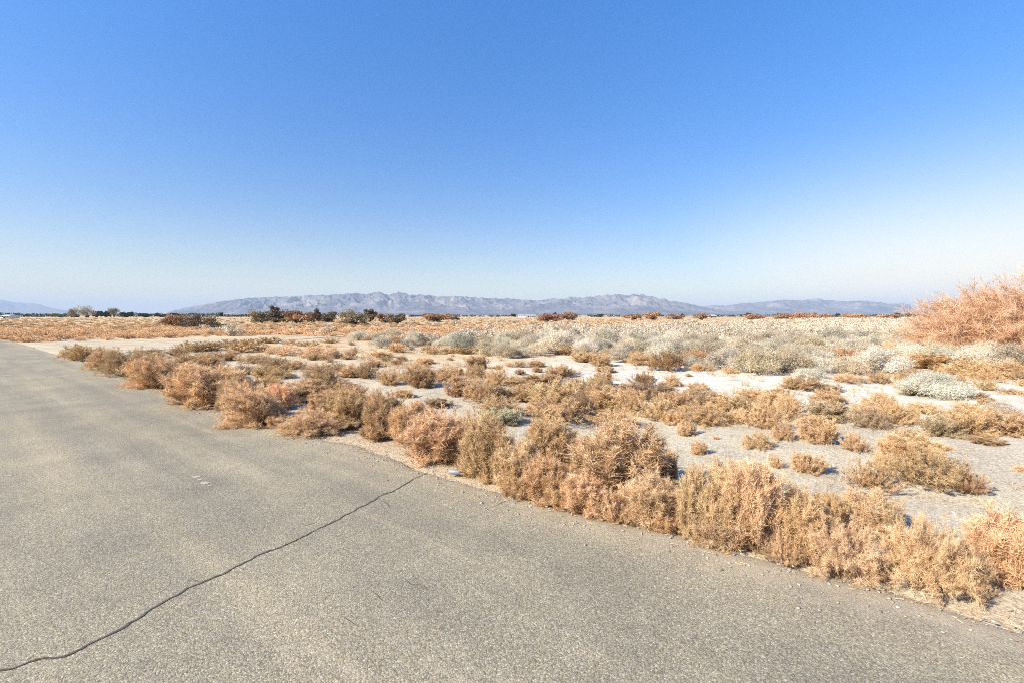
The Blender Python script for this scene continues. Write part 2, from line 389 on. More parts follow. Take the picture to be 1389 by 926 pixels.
def mountain(prof, dn, dr, df, seed, cols, rows, label, spur=900.):
    prof = np.array(prof, float)
    u = np.linspace(prof[0, 0], prof[-1, 0], cols)
    pv = np.interp(u, prof[:, 0], prof[:, 1]); pv = pv + (fbm(u / 7., u * 0, seed, 4) - .5) * 2.0 * np.clip((VH - 3 - pv) / 10, 0, 1)
    slope = (VH - pv) / F
    d = np.concatenate([np.linspace(dn, dr * 1.06, rows), np.linspace(dr * 1.09, df, 6)])
    U, D = np.meshgrid(u, d, indexing='ij'); k = (U - U0) / F
    X = k * D; Y = D
    rdg = dr * (1 + .05 * (fbm(u / 60., u * 0, seed + 40, 3) - .5))
    q = (D - dn) / (rdg[:, None] - dn)
    base = np.where(q < 1, np.clip(q, 0, 1) ** 1.5, np.clip(1 - (q - 1) * 2.5, 0, 1))
    wx = X + 420 * (fbm(X / 900., Y / 900., seed + 9, 4) - .5); wy = Y + 420 * (fbm(X / 900., Y / 900., seed + 19, 4) - .5)
    def rg_(sc, sd_, o): return 1 - 2.2 * np.abs(fbm((wx + .35 * wy) / sc, (wy - .2 * wx) / (sc * 1.5), sd_, o) - .5) * 2
    r1 = rg_(spur, seed + 2, 2); r2 = rg_(spur * .42, seed + 5, 2); r3 = rg_(spur * .18, seed + 6, 2)
    mid = np.clip(q * 1.6 - .15, 0, 1)
    Zs = base * (1 + mid * (1.15 - .95 * base) * (.55 * r1 + .48 * r2 + .38 * r3))
    Zs = np.maximum(Zs, 0)
    pk = np.max(Zs / D, axis=1); kn = np.hanning(2 * (cols // 70) + 1); kn /= kn.sum()
    peak = np.convolve(np.pad(pk, cols // 70, 'edge'), kn, 'valid')[:, None]
    Z = H0 + Zs / peak * slope[:, None]
    Z = np.where(q <= 0, -20, Z); Z[:, -1] = -20
    I = np.arange(cols * len(d)).reshape(cols, len(d))
    Fq = np.stack([I[:-1, :-1], I[1:, :-1], I[1:, 1:], I[:-1, 1:]], -1).reshape(-1, 4)
    o = link('mountain_range', make_mesh('mountain_range', np.stack([X, Y, Z], -1).reshape(-1, 3), Fq, m_mtn))
    tag(o, label, kind='structure')
mountain([(225, 425), (235, 421), (260, 416), (300, 409), (340, 404.5), (390, 402), (450, 400), (470, 398.5), (480, 397.5), (500, 399), (508, 397), (515, 396), (527, 401), (534, 398), (541, 395.5), (548, 398), (555, 400.5), (575, 400), (590, 402), (620, 402), (650, 404), (680, 405), (720, 407), (727, 408.5), (745, 406), (765, 404.5), (775, 403), (790, 404.5), (810, 401.5), (835, 399.5), (850, 400.5), (863, 399), (885, 402.5), (910, 408), (935, 412), (952, 416.5), (975, 420), (1000, 425)],
         8500, 12000, 14500, 11, 1100, 110, 'long hazy blue mountain range across the middle with twin peaks')
mountain([(925, 425), (940, 419), (952, 416), (965, 414.5), (985, 415), (1005, 411), (1030, 410.5), (1050, 408), (1065, 406.5), (1085, 407.5), (1100, 406.5), (1110, 405), (1125, 408), (1150, 409.5), (1165, 407.5), (1185, 409), (1205, 412), (1225, 412), (1245, 416), (1265, 419), (1300, 423), (1330, 426)],
         11500, 15000, 17500, 23, 520, 80, 'fainter hazy mountain range at the right', 1000.)
mountain([(-220, 416), (-120, 408), (-60, 404), (0, 406.5), (15, 409.5), (35, 411.5), (50, 412), (60, 415.5), (80, 419.5), (95, 422), (115, 426)],
         18000, 22500, 25500, 37, 240, 40, 'pale blue hills far off at the left edge', 1500.)

# ------------------------------------------------------------------ haze
hm = bpy.data.materials.new('haze'); hm.use_nodes = True; nt = hm.node_tree; nt.nodes.clear()
pv_ = nd(nt, 'ShaderNodeVolumePrincipled'); pv_.inputs['Color'].default_value = (.54, .67, .84, 1)
pv_.inputs['Density'].default_value = 5.4e-5; pv_.inputs['Anisotropy'].default_value = 0.0
ot = nd(nt, 'ShaderNodeOutputMaterial'); nt.links.new(pv_.outputs[0], ot.inputs['Volume'])
V = np.array([[x, y, z] for z in (-60, 780) for y in (-31500, 31500) for x in (-31500, 31500)], float)
Fq = [[0, 2, 3, 1], [4, 5, 7, 6], [0, 1, 5, 4], [2, 6, 7, 3], [0, 4, 6, 2], [1, 3, 7, 5]]
hb = link('haze', make_mesh('haze', V, Fq, hm)); tag(hb, 'thin blue haze in the air', kind='stuff')

# ------------------------------------------------------------------ plant templates
def dry_bush(seed, form, n0, n1, n2, r, ribbon=False, W=1., H=1., sparse=1.0):
    """dead bush: stems, side shoots, fine twigs. Returns (stems, twigs); width W, height H, base at the origin"""
    g = np.random.default_rng(seed)
    az = g.uniform(0, 2 * math.pi, n0)
    bz = np.stack([np.cos(az), np.sin(az), az * 0], -1)
    q = np.linspace(0, 1, 6)[None, :, None]
    up = np.array([0, 0, 1.])
    lump = .90 + .20 * vnoise(az * 1.3 + 9, az * 0 + seed, seed)
    if form == 'dome':            # tumbleweed: arcs out and curls over
        pol = np.arccos(1 - g.uniform(0, .98, n0)); L = g.uniform(.8, 1.04, n0) * lump
        hor = (np.sin(pol) * L * .5 * W)[:, None, None]; ver = (np.cos(pol) * L * H)[:, None, None]
        Pn = bz[:, None] * hor * q ** .8 + up * (ver * q ** 1.0 + .18 * H * np.sin(q * math.pi) * np.sin(pol)[:, None, None])
    elif form == 'low':
        pol = g.uniform(.15, 1.45, n0); L = g.uniform(.6, 1.05, n0) * lump
        hor = (np.sin(pol) * L * .5 * W)[:, None, None]; ver = (np.cos(pol) ** .8 * L * H)[:, None, None]
        Pn = bz[:, None] * hor * q + up * (ver * q ** 1.3 + .06 * H * q)
    else:                          # upright feathery shoots
        pol = .95 * np.sqrt(g.uniform(0, 1, n0)); low = g.uniform(size=n0) < .28; pol = np.where(low, g.uniform(.95, 1.45, n0), pol); L = g.uniform(.70, 1.0, n0) ** .8 * lump * (1 - .28 * np.minimum(pol / .95, 1.15) ** 2)
        hor = (np.sin(pol) / .81 * L * .5 * W)[:, None, None]; ver = (L * H * (1 - .18 * pol) * np.where(low, np.cos(pol) * 1.1 + .06, 1))[:, None, None]
        Pn = bz[:, None] * hor * q ** .75 + up * ver * q ** 1.15
        if form == 'swept': Pn = Pn + np.array([-.42, -.10, -.05]) * (q ** 2) * H
    base = np.concatenate([g.normal(size=(n0, 2)) * .10 * W, np.zeros((n0, 1))], 1)
    Pn = Pn + base[:, None] * (1 - .5 * q) + g.normal(size=Pn.shape) * .018 * H * q
    Pn[..., 2] = np.maximum(Pn[..., 2], -.03 * H)
    t0 = np.clip(g.normal(.42, .14, n0), 0, 1)
    R = r * 1.6 * (1 - .65 * q[..., 0]) * np.ones((n0, 1))
    stems = tubes(Pn, R, 3) + (np.repeat(t0 * .6, 18),)
    # side shoots
    m = n0 * n1; pi_ = np.repeat(np.arange(n0), n1)
    tt = .18 + .82 * g.uniform(0, 1, m) ** .75
    f = tt * 5; i0 = np.minimum(f.astype(int), 4); fr = (f - i0)[:, None]
    A = Pn[pi_, i0] * (1 - fr) + Pn[pi_, i0 + 1] * fr
    tan_ = norm(Pn[pi_, i0 + 1] - Pn[pi_, i0])
    outw = norm(A * np.array([1, 1, .3]))
    curl = g.normal(size=(m, 3))
    kk = .9 if form != 'dome' else .55
    D = norm(tan_ * kk + curl * .42 + up * (.35 if form != 'dome' else .1) + outw * .25)
    Ls = g.uniform(.07, .20, m) * H * (1.15 - .55 * tt) * (1.2 if form == 'dome' else 1)
    qq = np.linspace(0, 1, 4)[None, :, None]
    P1 = A[:, None] + D[:, None] * Ls[:, None, None] * qq + (g.normal(size=(m, 1, 3)) * .12 + up * .18) * Ls[:, None, None] * qq ** 2
    P1[..., 2] = np.maximum(P1[..., 2], .0)
    t1 = np.clip(t0[pi_] * .7 + g.normal(.2, .14, m) + .12 * (tt - .5), 0, 1)
    parts = []
    if not ribbon: parts.append(tubes(P1, r * (.8 - .5 * qq[..., 0]) * np.ones((m, 1)), 3) + (np.repeat(t1, 12),))
    else: parts.append(ribbons(P1[:, 0], P1[:, 3], np.full(m, r * 1.2), g) + (np.repeat(t1, 4),))
    m2 = m * n2; pj = np.repeat(np.arange(m), n2)
    t2 = g.uniform(.1, 1, m2); f = t2 * 3; i0 = np.minimum(f.astype(int), 2); fr = (f - i0)[:, None]
    A = P1[pj, i0] * (1 - fr) + P1[pj, i0 + 1] * fr
    D = norm(norm(P1[pj, i0 + 1] - P1[pj, i0]) * .75 + g.normal(size=(m2, 3)) * .68 + up * .18)
    L2 = g.uniform(.03, .095, m2) * H * 1.1
    B = A + D * L2[:, None]
    tn = np.clip(t1[pj] + g.normal(0.03, .15, m2), 0, 1)
    if r < 0:
        mid = (A + B) / 2 + g.normal(size=A.shape) * (L2 * .16)[:, None]
        P2 = np.stack([A, mid, B], 1)
        parts.append(tubes(P2, np.stack([L2 * 0 + r * .55, L2 * 0 + r * .6, L2 * 0 + r * .25], 1), 3) + (np.repeat(tn, 9),))
    else: parts.append(ribbons(A, B, np.full(m2, r * .9), g) + (np.repeat(tn, 4),))
    return stems, join(parts)

def leaves(C, nrm, size, g, jitter=.8):
    n_ = norm(nrm + g.normal(size=C.shape) * jitter)
    a = norm(np.cross(n_, g.normal(size=C.shape))); b = np.cross(n_, a)
    s = (size * g.uniform(.6, 1.3, len(C)))[:, None]
    V = np.stack([C - a * s, C - b * s * .45, C + a * s, C + b * s * .45], 1).reshape(-1, 3)
    return V, np.arange(len(V)).reshape(-1, 4)

def mound(seed, nl, ns, leaf, W=2., H=1., sprig=.16):
    """rounded bush of pale leafy sprigs in uneven lobes"""
    g = np.random.default_rng(seed)
    an = g.uniform(0, 2 * math.pi, nl); rr = np.sqrt(g.uniform(0, 1, nl)) * .80
    lr = g.uniform(.10, .34, nl)
    Cx = np.stack([np.cos(an) * rr * W * .5, np.sin(an) * rr * W * .5, H * (.14 + .58 * (1 - (rr / .9) ** 2) * g.uniform(.35, 1.25, nl))], -1)
    m = nl * ns; li = np.repeat(np.arange(nl), ns)
    dr = norm(g.normal(size=(m, 3)) + np.array([0, 0, .45])); dr[:, 2] = np.abs(dr[:, 2]) * np.where(g.uniform(size=m) < .78, 1, -.75)
    ext = np.stack([lr * W * .5, lr * W * .5, lr * H * .95], -1)[li]
    A = Cx[li] + dr * ext * g.uniform(.4, 1.0, m)[:, None]
    A[:, 2] = np.maximum(A[:, 2], .02)
    B = A + norm(dr + g.normal(size=(m, 3)) * .5 + np.array([0, 0, .35])) * (sprig * g.uniform(.4, 1.6, m))[:, None]
    tl = np.clip(g.normal(.5, .13, nl)[li] + g.normal(0, .13, m), 0, 1)
    k = 5
    fr = g.uniform(.15, 1.05, (m, k, 1)); C = (A[:, None] * (1 - fr) + B[:, None] * fr).reshape(-1, 3) + g.normal(size=(m * k, 3)) * leaf * .5
    lv = leaves(C, np.repeat(dr, k, 0), np.full(len(C), leaf), g) + (np.repeat(np.clip(np.repeat(tl, k) + g.normal(0, .12, m * k), 0, 1), 4),)
    tw_ = ribbons(A, B, np.full(m, leaf * .14), g) + (np.repeat(tl * .4, 4),)
    na = 26
    az = g.uniform(0, 2 * math.pi, na); tip = np.stack([np.cos(az) * W * .36, np.sin(az) * W * .36, g.uniform(.3, .8, na) * H], -1) * g.uniform(.5, 1, (na, 1))
    st_ = tubes(np.stack([tip * 0, tip * np.array([.45, .45, .6]), tip], 1), np.full((na, 3), .012), 3)
    return st_ + (np.full(len(st_[0]), .2),), join([lv, tw_])

def tree(seed, nl, npl, leaf, W, H, trunk_h, ntr=4, bare=False, cone=0.):
    """trunk part and crown part: limbs with leaf clumps spread through uneven lobes"""
    g = np.random.default_rng(seed)
    an = g.uniform(0, 2 * math.pi, nl); rr = np.sqrt(g.uniform(0, 1, nl)) * .40 * W
    zz = trunk_h + (H - trunk_h) * g.uniform(.12, .86, nl)
    rr = rr * (1 - cone * (zz - trunk_h) / (H - trunk_h))
    Cx = np.stack([np.cos(an) * rr, np.sin(an) * rr, zz], -1)
    q = np.linspace(0, 1, 5)[None, :, None]
    base = np.concatenate([g.normal(size=(nl, 2)) * .03 * W, np.zeros((nl, 1)) - .1], 1)
    Pn = base[:, None] * (1 - q) + Cx[:, None] * q + np.array([0, 0, .08]) * H * np.sin(q * math.pi) + g.normal(size=(nl, 5, 3)) * .02 * W * q
    tr = tubes(Pn, (.035 * W / math.sqrt(nl / 6) * (1 - .8 * q[..., 0])) * np.ones((nl, 1)), 5)
    m = nl * npl; li = np.repeat(np.arange(nl), npl)
    dr = norm(g.normal(size=(m, 3)))
    e_ = g.uniform(.12, .23, nl)[li] * W; ext = np.stack([e_, e_, np.minimum(e_ * .75, g.uniform(.16, .34, nl)[li] * H)], -1)
    C = Cx[li] + dr * ext * g.uniform(.3, 1.1, (m, 1))
    C[:, 2] = np.clip(C[:, 2], .05, None)
    C[:, 2] *= H / np.percentile(C[:, 2], 99.5)
    tone = np.clip(g.normal(.45, .2, nl)[li] + g.normal(0, .16, m), 0, 1)
    if bare:
        lv = ribbons(C, C + norm(dr + np.array([0, 0, .5]) + g.normal(size=dr.shape) * .4) * leaf * 3 * g.uniform(.4, 1, (m, 1)), np.full(m, leaf * .16), g)
    else: lv = leaves(C, dr, np.full(m, leaf), g, .7)
    return tr + (np.full(len(tr[0]), .3),), lv + (np.repeat(tone, 4),)

def md(name, part, mat): return make_mesh(name, part[0], part[1], mat, tone=part[2])
def fit(part, stems=None):
    """width and height of a template"""
    v = part[0]; return np.percentile(np.hypot(v[:, 0], v[:, 1]), 98.5) * 2, np.percentile(v[:, 2], 99.7)

DRY = {}
def add_dry(key, *a, split=False, **k):
    s_, t_ = dry_bush(*a, **k)
    W, H = fit(t_)
    if split: DRY.setdefault(key, []).append((md('woody_stem', s_, M_STEM), md('foliage', t_, M_DRY), W, H))
    else:
        p = join([s_, t_]); DRY.setdefault(key, []).append((None, md('dry_bush', p, M_DRY), W, H))
for i in range(5): add_dry('near_up', 100 + i, 'up', 150, 18, 18, .0026, split=True, W=1.0, H=1.)
for i in range(3): add_dry('near_dome', 120 + i, 'dome', 170, 17, 18, .0025, split=True, W=1.9, H=1.)
for i in range(2): add_dry('near_swept', 130 + i, 'swept', 150, 17, 19, .0026, split=True, W=1.1, H=1.)
for i in range(2): add_dry('near_low', 140 + i, 'low', 80, 14, 18, .0033, split=True, W=1.9, H=1.)
for i in range(6): add_dry('mid', 200 + i, ('up', 'dome', 'up', 'low', 'dome', 'up')[i], 90, 14, 13, .0042, W=(1.1, 1.9, 1.2, 2.2, 1.8, 1.3)[i], H=1.)
for i in range(5): add_dry('far', 240 + i, ('up', 'dome', 'low', 'dome', 'up')[i], 40, 9, 8, .012, ribbon=True, W=(1.3, 2., 2.4, 1.8, 1.5)[i], H=1.)
SALT = {}
def add_salt(key, *a, split=False, **k):
    s_, t_ = mound(*a, **k); W, H = fit(t_)
    if split: SALT.setdefault(key, []).append((md('woody_stem', s_, M_STEM), md('foliage', t_, M_SALT), W, H))
    else: SALT.setdefault(key, []).append((None, md('saltbush', join([s_, t_]), M_SALT), W, H))
for i in range(2): add_salt('near', 300 + i, 34, 330, .014, split=True, sprig=.15)
for i in range(6): add_salt('mid', 310 + i, 24, 130, .0205, sprig=.17)
for i in range(4): add_salt('far', 330 + i, 15, 38, .047, sprig=.2)

# ------------------------------------------------------------------ placing plants
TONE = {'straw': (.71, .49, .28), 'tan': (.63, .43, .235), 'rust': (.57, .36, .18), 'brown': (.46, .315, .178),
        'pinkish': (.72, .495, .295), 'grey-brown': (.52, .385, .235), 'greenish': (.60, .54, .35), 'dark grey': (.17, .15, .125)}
GRP_DRY = 'dry bushes scattered over the desert'
GRP_SALT = 'pale saltbushes in the field beyond the salt crust'
prng = np.random.default_rng(77)
placed = []          # every individual: dict(o,u,v,x,y,w,h,kind,tone,label)
def spot(u, vb, w, h, depth=.24):
    w *= 1.10; h *= 1.02
    """base pixel and pixel size -> centre x, y, ground z, true width and height"""
    x, d = P(u, vb)
    x, d = P(u, vb, float(hz(x, d)))
    th = math.atan2(abs(u - U0), F)
    ww = w * d / F * math.cos(th) ** .6
    dc = d + depth * ww
    x = (u - U0) * dc / F
    z = float(hz(x, dc))
    top = H0 - (vb - h - VH) * dc / F
    return x, dc, z, ww * dc / d, max(top - z, .06)

def jitter_col(c, amt=.10):
    k = 1 + prng.normal(0, amt); return tuple(min(1, max(0, q * k * (1 + prng.normal(0, amt * .15)))) for q in c)

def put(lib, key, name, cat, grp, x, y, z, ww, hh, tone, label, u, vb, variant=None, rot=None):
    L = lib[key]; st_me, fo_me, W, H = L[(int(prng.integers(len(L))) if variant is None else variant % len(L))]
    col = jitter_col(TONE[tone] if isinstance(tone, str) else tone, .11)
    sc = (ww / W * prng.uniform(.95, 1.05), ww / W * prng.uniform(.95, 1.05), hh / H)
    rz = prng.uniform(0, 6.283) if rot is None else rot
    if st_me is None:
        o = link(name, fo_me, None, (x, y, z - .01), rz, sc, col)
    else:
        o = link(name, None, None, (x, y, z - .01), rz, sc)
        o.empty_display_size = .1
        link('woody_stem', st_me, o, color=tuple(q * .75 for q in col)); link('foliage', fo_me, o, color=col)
    tag(o, label, cat, grp)
    placed.append(dict(o=o, u=u, v=vb, x=x, y=y, w=ww, h=hh, cat=cat, tone=tone, label=label))
    return o

FORM = {'k': 'near_up', 't': 'near_dome', 's': 'near_swept', 'l': 'near_low', 'm': 'mid', 'f': 'far'}
# hand placed dry bushes: base pixel u, v, width, height, form, tone, label
VERGE = [
 (106, 491, 42, 24, 'm', 'rust', 'rust orange bush at the far left tip of the verge row beside the dirt road'),
 (142, 503, 44, 32, 't', 'tan', 'second bush from the far left tip of the verge row, round and tan'),
 (176, 511, 66, 38, 't', 'tan', 'wide round tan bush on the verge, third from the dirt road'),
 (205, 487, 36, 14, 'm', 'brown', 'small brown tipped bush behind the verge row beside the dirt road'),
 (222, 530, 84, 48, 's', 'tan', 'big tan bush with a dark hollow under it at the left asphalt edge'),
 (264, 512, 66, 32, 'k', 'tan', 'tan bush with a shaded top, half hidden behind the big hollow verge bush'),
 (243, 536, 30, 30, 'k', 'straw', 'narrow straw coloured bush squeezed between two big left verge bushes'),
 (286, 555, 86, 60, 'k', 'straw', 'bushy straw coloured plant with pale upright sprays, left of the swept bush'),
 (316, 560, 34, 46, 'k', 'tan', 'narrow tan bush just left of the swept bush on the asphalt edge'),
 (341, 573, 50, 54, 's', 'straw', 'straw bush tucked behind the left side of the swept bush'),
 (368, 583, 92, 62, 's', 'straw', 'large bush of combed stems swept left, beside the low pinkish tumbleweed'),
 (426, 592, 84, 38, 't', 'pinkish', 'low pinkish tumbleweed lying loose on the asphalt edge'),
 (404, 545, 62, 28, 'k', 'tan', 'tan bush right behind the large swept bush'),
 (474, 580, 56, 50, 'k', 'tan', 'upright tan bush just right of the loose pinkish tumbleweed'),
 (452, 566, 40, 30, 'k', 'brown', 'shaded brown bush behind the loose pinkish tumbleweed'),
 (521, 596, 58, 64, 'k', 'tan', 'tall tan bush on the verge, second right of the loose pinkish tumbleweed'),
 (508, 572, 30, 42, 'k', 'straw', 'pale tufted bush poking up behind the tall tan verge bush'),
 (552, 604, 48, 58, 'k', 'tan', 'tan feathery bush left of the bush behind the drink can'),
 (570, 590, 44, 42, 'k', 'straw', 'straw bush behind and left of the bush with the drink can'),
 (596, 628, 84, 70, 'k', 'straw', 'dense round straw bush directly behind the pale drink can'),
 (664, 652, 74, 84, 'k', 'tan', 'bush with dark gaps between leaning shoots, right of the drink can'),
 (640, 628, 50, 66, 'k', 'straw', 'upright straw bush between the drink can bush and the grey green weed'),
 (700, 671, 62, 70, 'k', 'straw', 'low straw bush at the asphalt edge, second right of the drink can'),
 (745, 640, 70, 76, 'k', 'tan', 'tall tan bush standing right of the grey green weed'),
 (742, 690, 62, 72, 'k', 'tan', 'tan bush at the asphalt edge with a shaded foot, left of the largest verge bush'),
 (838, 682, 132, 108, 'k', 'tan', 'largest tan bush of the verge, widest and tallest near the middle'),
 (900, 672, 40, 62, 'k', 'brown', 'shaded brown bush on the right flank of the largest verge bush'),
 (790, 704, 66, 62, 'k', 'straw', 'straw bush in front of the left half of the largest verge bush'),
 (838, 716, 62, 58, 'l', 'straw', 'loose curly straw bush in front of the largest verge bush'),
 (882, 722, 68, 80, 'k', 'pinkish', 'pale bush of bright curly twigs in front of the largest verge bush, right side'),
 (944, 736, 54, 104, 'k', 'straw', 'tall narrow straw bush right of the dark gap in the verge row'),
 (978, 746, 56, 92, 'k', 'straw', 'straw bush with vertical shoots between the tall narrow bush and the oval bush'),
 (1022, 753, 78, 128, 'k', 'straw', 'dense oval straw bush, the tallest in the right half of the verge'),
 (1086, 762, 80, 100, 'k', 'tan', 'tan bush with a dark hollow, just right of the oval straw bush'),
 (1064, 774, 46, 50, 'l', 'straw', 'low tangled straw bush at the asphalt edge below the oval straw bush'),
 (1140, 798, 108, 96, 't', 'pinkish', 'large pinkish tumbleweed with long bent stems at the right asphalt edge'),
 (1126, 722, 44, 54, 'k', 'tan', 'small upright tan bush behind the large pinkish tumbleweed'),
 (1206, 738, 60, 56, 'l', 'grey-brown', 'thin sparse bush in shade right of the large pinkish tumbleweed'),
 (1258, 814, 124, 110, 't', 'straw', 'big tangled straw bush at the right asphalt edge, second from the frame edge'),
 (1368, 798, 120, 104, 'k', 'tan', 'large bush cut by the right edge of the frame on the verge'),
 (200, 503, 44, 24, 'm', 'tan', 'low tan bush filling the gap behind the round third bush of the verge'),
 (300, 534, 56, 36, 'k', 'brown', 'brownish bush behind the pale sprayed bush, left of the swept bush'),
 (1312, 806, 66, 70, 't', 'pinkish', 'pinkish bush wedged between the two large bushes at the right end of the verge'),
]
MIDS = [
 (680, 577, 50, 24, 'm', 'greenish', 'grey green weed, the only green plant behind the verge row'),
 (1180, 668, 74, 44, 'm', 'tan', 'tan bush beside the wide sprawling bush on the right gravel'),
 (1262, 672, 128, 66, 'l', 'tan', 'wide sprawling tan bush, the largest on the right gravel'),
 (1236, 634, 84, 46, 'k', 'tan', 'bush growing against the back of the wide sprawling gravel bush'),
 (1314, 676, 60, 44, 'l', 'tan', 'low right wing of the wide sprawling gravel bush'),
 (1205, 640, 46, 26, 'm', 'straw', 'small straw bush left of the back of the wide sprawling gravel bush'),
 (1096, 643, 46, 28, 'm', 'straw', 'round ball of a bush on gravel with shadow at its right, above the verge tumbleweed'),
 (1052, 636, 24, 21, 'm', 'tan', 'little tan bush left of the round ball bush on the gravel'),
 (1028, 610, 46, 25, 'm', 'tan', 'low spreading bush alone on the gravel with a sharp shadow'),
 (931, 592, 26, 22, 'm', 'straw', 'small round bush with a long shadow, at the foot of the scrub belt'),
 (948, 616, 24, 19, 'm', 'straw', 'small straw bush alone on gravel right of the largest verge bush'),
 (972, 596, 10, 6, 'f', 'straw', 'tiny straw tuft right of the small round bush with a long shadow'),
 (1107, 602, 54, 39, 'm', 'tan', 'full round tan bush in the right scrub belt with a dark shaded side'),
 (1158, 614, 46, 29, 'm', 'tan', 'round tan bush with a dark shadow, first right of the full round bush'),
 (1062, 597, 34, 24, 'm', 'tan', 'tan bush on the left of the full round bush in the scrub belt'),
]
AUTO = [  # labelled below from what they look like and where they stand
 (811, 548, 46, 34, 'tan'), (822, 556, 52, 30, 'tan'), (855, 562, 44, 36, 'tan'), (893, 570, 58, 36, 'straw'), (838, 580, 56, 26, 'tan'),
 (955, 578, 62, 32, 'tan'), (1005, 575, 42, 22, 'straw'), (946, 553, 64, 26, 'grey-brown'), (880, 547, 60, 26, 'brown'), (1040, 583, 62, 40, 'tan'),
 (912, 524, 26, 17, 'tan'), (904, 503, 46, 28, 'rust'), (944, 494, 42, 22, 'rust'), (982, 495, 40, 20, 'rust'), (1008, 497, 24, 18, 'tan'), (1049, 496, 42, 18, 'tan'),
 (868, 496, 36, 20, 'tan'), (834, 488, 34, 16, 'rust'), (796, 492, 36, 16, 'tan'), (764, 482, 34, 14, 'rust'), (1088, 494, 40, 12, 'tan'), (1145, 494, 50, 22, 'rust'), (1172, 500, 44, 18, 'tan'),
 (1212, 505, 60, 26, 'rust'), (1258, 500, 70, 22, 'rust'), (1320, 512, 80, 24, 'tan'), (1372, 515, 70, 24, 'rust'), (1235, 536, 30, 18, 'tan'),
 (571, 525, 34, 29, 'brown'), (601, 517, 42, 19, 'tan'), (624, 537, 38, 29, 'tan'), (672, 523, 32, 26, 'tan'), (700, 526, 46, 16, 'tan'), (735, 522, 42, 16, 'tan'),
 (687, 544, 52, 21, 'brown'), (714, 544, 42, 25, 'tan'), (652, 547, 42, 36, 'tan'), (676, 567, 62, 32, 'tan'), (752, 551, 64, 36, 'tan'), (757, 576, 84, 40, 'tan'), (788, 570, 38, 38, 'brown'),
 (593, 554, 30, 15, 'brown'), (803, 540, 58, 29, 'tan'), (818, 560, 40, 22, 'tan'), (640, 540, 30, 18, 'tan'), (725, 560, 30, 14, 'straw'), (612, 596, 40, 20, 'tan'),
 (436, 528, 46, 32, 'tan'), (380, 514, 36, 16, 'tan'), (358, 511, 30, 16, 'tan'), (498, 514, 38, 24, 'brown'), (477, 512, 36, 18, 'tan'), (530, 523, 40, 24, 'tan'), (556, 516, 26, 16, 'tan'),
 (458, 529, 34, 18, 'straw'), (331, 508, 18, 14, 'brown'), (345, 492, 40, 12, 'tan'), (400, 502, 44, 14, 'tan'), (430, 506, 40, 14, 'tan'), (372, 498, 40, 14, 'tan'), (455, 505, 30, 14, 'tan'),
 (457, 487, 17, 11, 'brown'), (440, 488, 14, 8, 'tan'), (425, 487, 16, 9, 'tan'), (412, 484, 14, 8, 'tan'), (518, 485, 28, 9, 'tan'), (545, 490, 14, 8, 'tan'), (570, 491, 12, 6, 'tan'), (480, 478, 16, 9, 'rust'),
 (692, 498, 16, 8, 'tan'), (706, 498, 18, 10, 'tan'), (728, 498, 22, 10, 'tan'), (760, 503, 14, 7, 'tan'), (775, 508, 24, 7, 'tan'), (645, 503, 10, 6, 'rust'), (820, 505, 26, 9, 'tan'), (878, 514, 16, 7, 'tan'),
 (1125, 572, 58, 30, 'grey-brown'), (1180, 582, 50, 32, 'grey-brown'), (1208, 577, 54, 34, 'tan'), (1232, 574, 30, 22, 'tan'), (1122, 549, 46, 22, 'tan'), (1070, 570, 40, 36, 'tan'), (1052, 560, 44, 28, 'tan'),
 (1075, 530, 40, 20, 'tan'), (1090, 532, 50, 22, 'tan'), (1118, 532, 40, 13, 'grey-brown'), (1255, 562, 44, 18, 'straw'), (1275, 592, 56, 28, 'grey-brown'), (1310, 590, 64, 34, 'tan'), (1352, 592, 60, 34, 'tan'), (1385, 590, 50, 30, 'brown'),
 (1340, 604, 44, 14, 'straw'), (1330, 576, 50, 26, 'tan'), (1385, 640, 20, 10, 'straw'), (985, 558, 50, 24, 'tan'), (1010, 562, 46, 24, 'brown'), (1022, 548, 40, 22, 'tan'), (860, 542, 40, 22, 'grey-brown'), (918, 556, 46, 26, 'tan'),
 (915, 577, 30, 20, 'tan'), (780, 535, 34, 16, 'brown'), (962, 503, 18, 8, 'tan'), (990, 506, 22, 8, 'tan'), (946, 503, 20, 12, 'tan'),
 (1330, 540, 26, 9, 'brown'), (1372, 536, 34, 10, 'tan'), (1165, 560, 24, 14, 'straw'), (1150, 520, 40, 14, 'tan'), (1190, 520, 36, 16, 'tan'),
 (300, 490, 46, 14, 'tan'), (330, 478, 44, 17, 'tan'), (290, 476, 50, 14, 'rust'), (262, 478, 44, 16, 'tan'), (312, 470, 34, 10, 'brown'), (352, 476, 26, 10, 'brown'), (240, 484, 40, 14, 'tan'),
 (120, 483, 30, 12, 'tan'), (150, 488, 36, 14, 'brown'), (338, 468, 30, 9, 'tan'), (365, 466, 36, 9, 'rust'), (395, 468, 30, 8, 'tan'), (420, 470, 30, 8, 'tan'), (448, 466, 30, 9, 'rust'),
 (590, 481, 24, 9, 'tan'), (612, 479, 30, 9, 'tan'), (540, 477, 34, 12, 'rust'), (632, 480, 24, 10, 'rust'), (660, 478, 40, 12, 'tan'), (690, 478, 34, 13, 'rust'), (720, 477, 30, 12, 'tan'), (735, 480, 26, 12, 'rust'),
]
k = 0
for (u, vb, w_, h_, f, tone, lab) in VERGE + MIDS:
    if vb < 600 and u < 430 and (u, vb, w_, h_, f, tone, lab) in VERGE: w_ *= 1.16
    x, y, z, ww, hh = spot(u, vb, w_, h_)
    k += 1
    put(DRY, FORM[f], 'dry_bush', 'dry bush', GRP_DRY, x, y, z, ww, hh, tone, lab, u, vb, variant=k, rot=(prng.uniform(-.4, .4) if f == 's' else None))
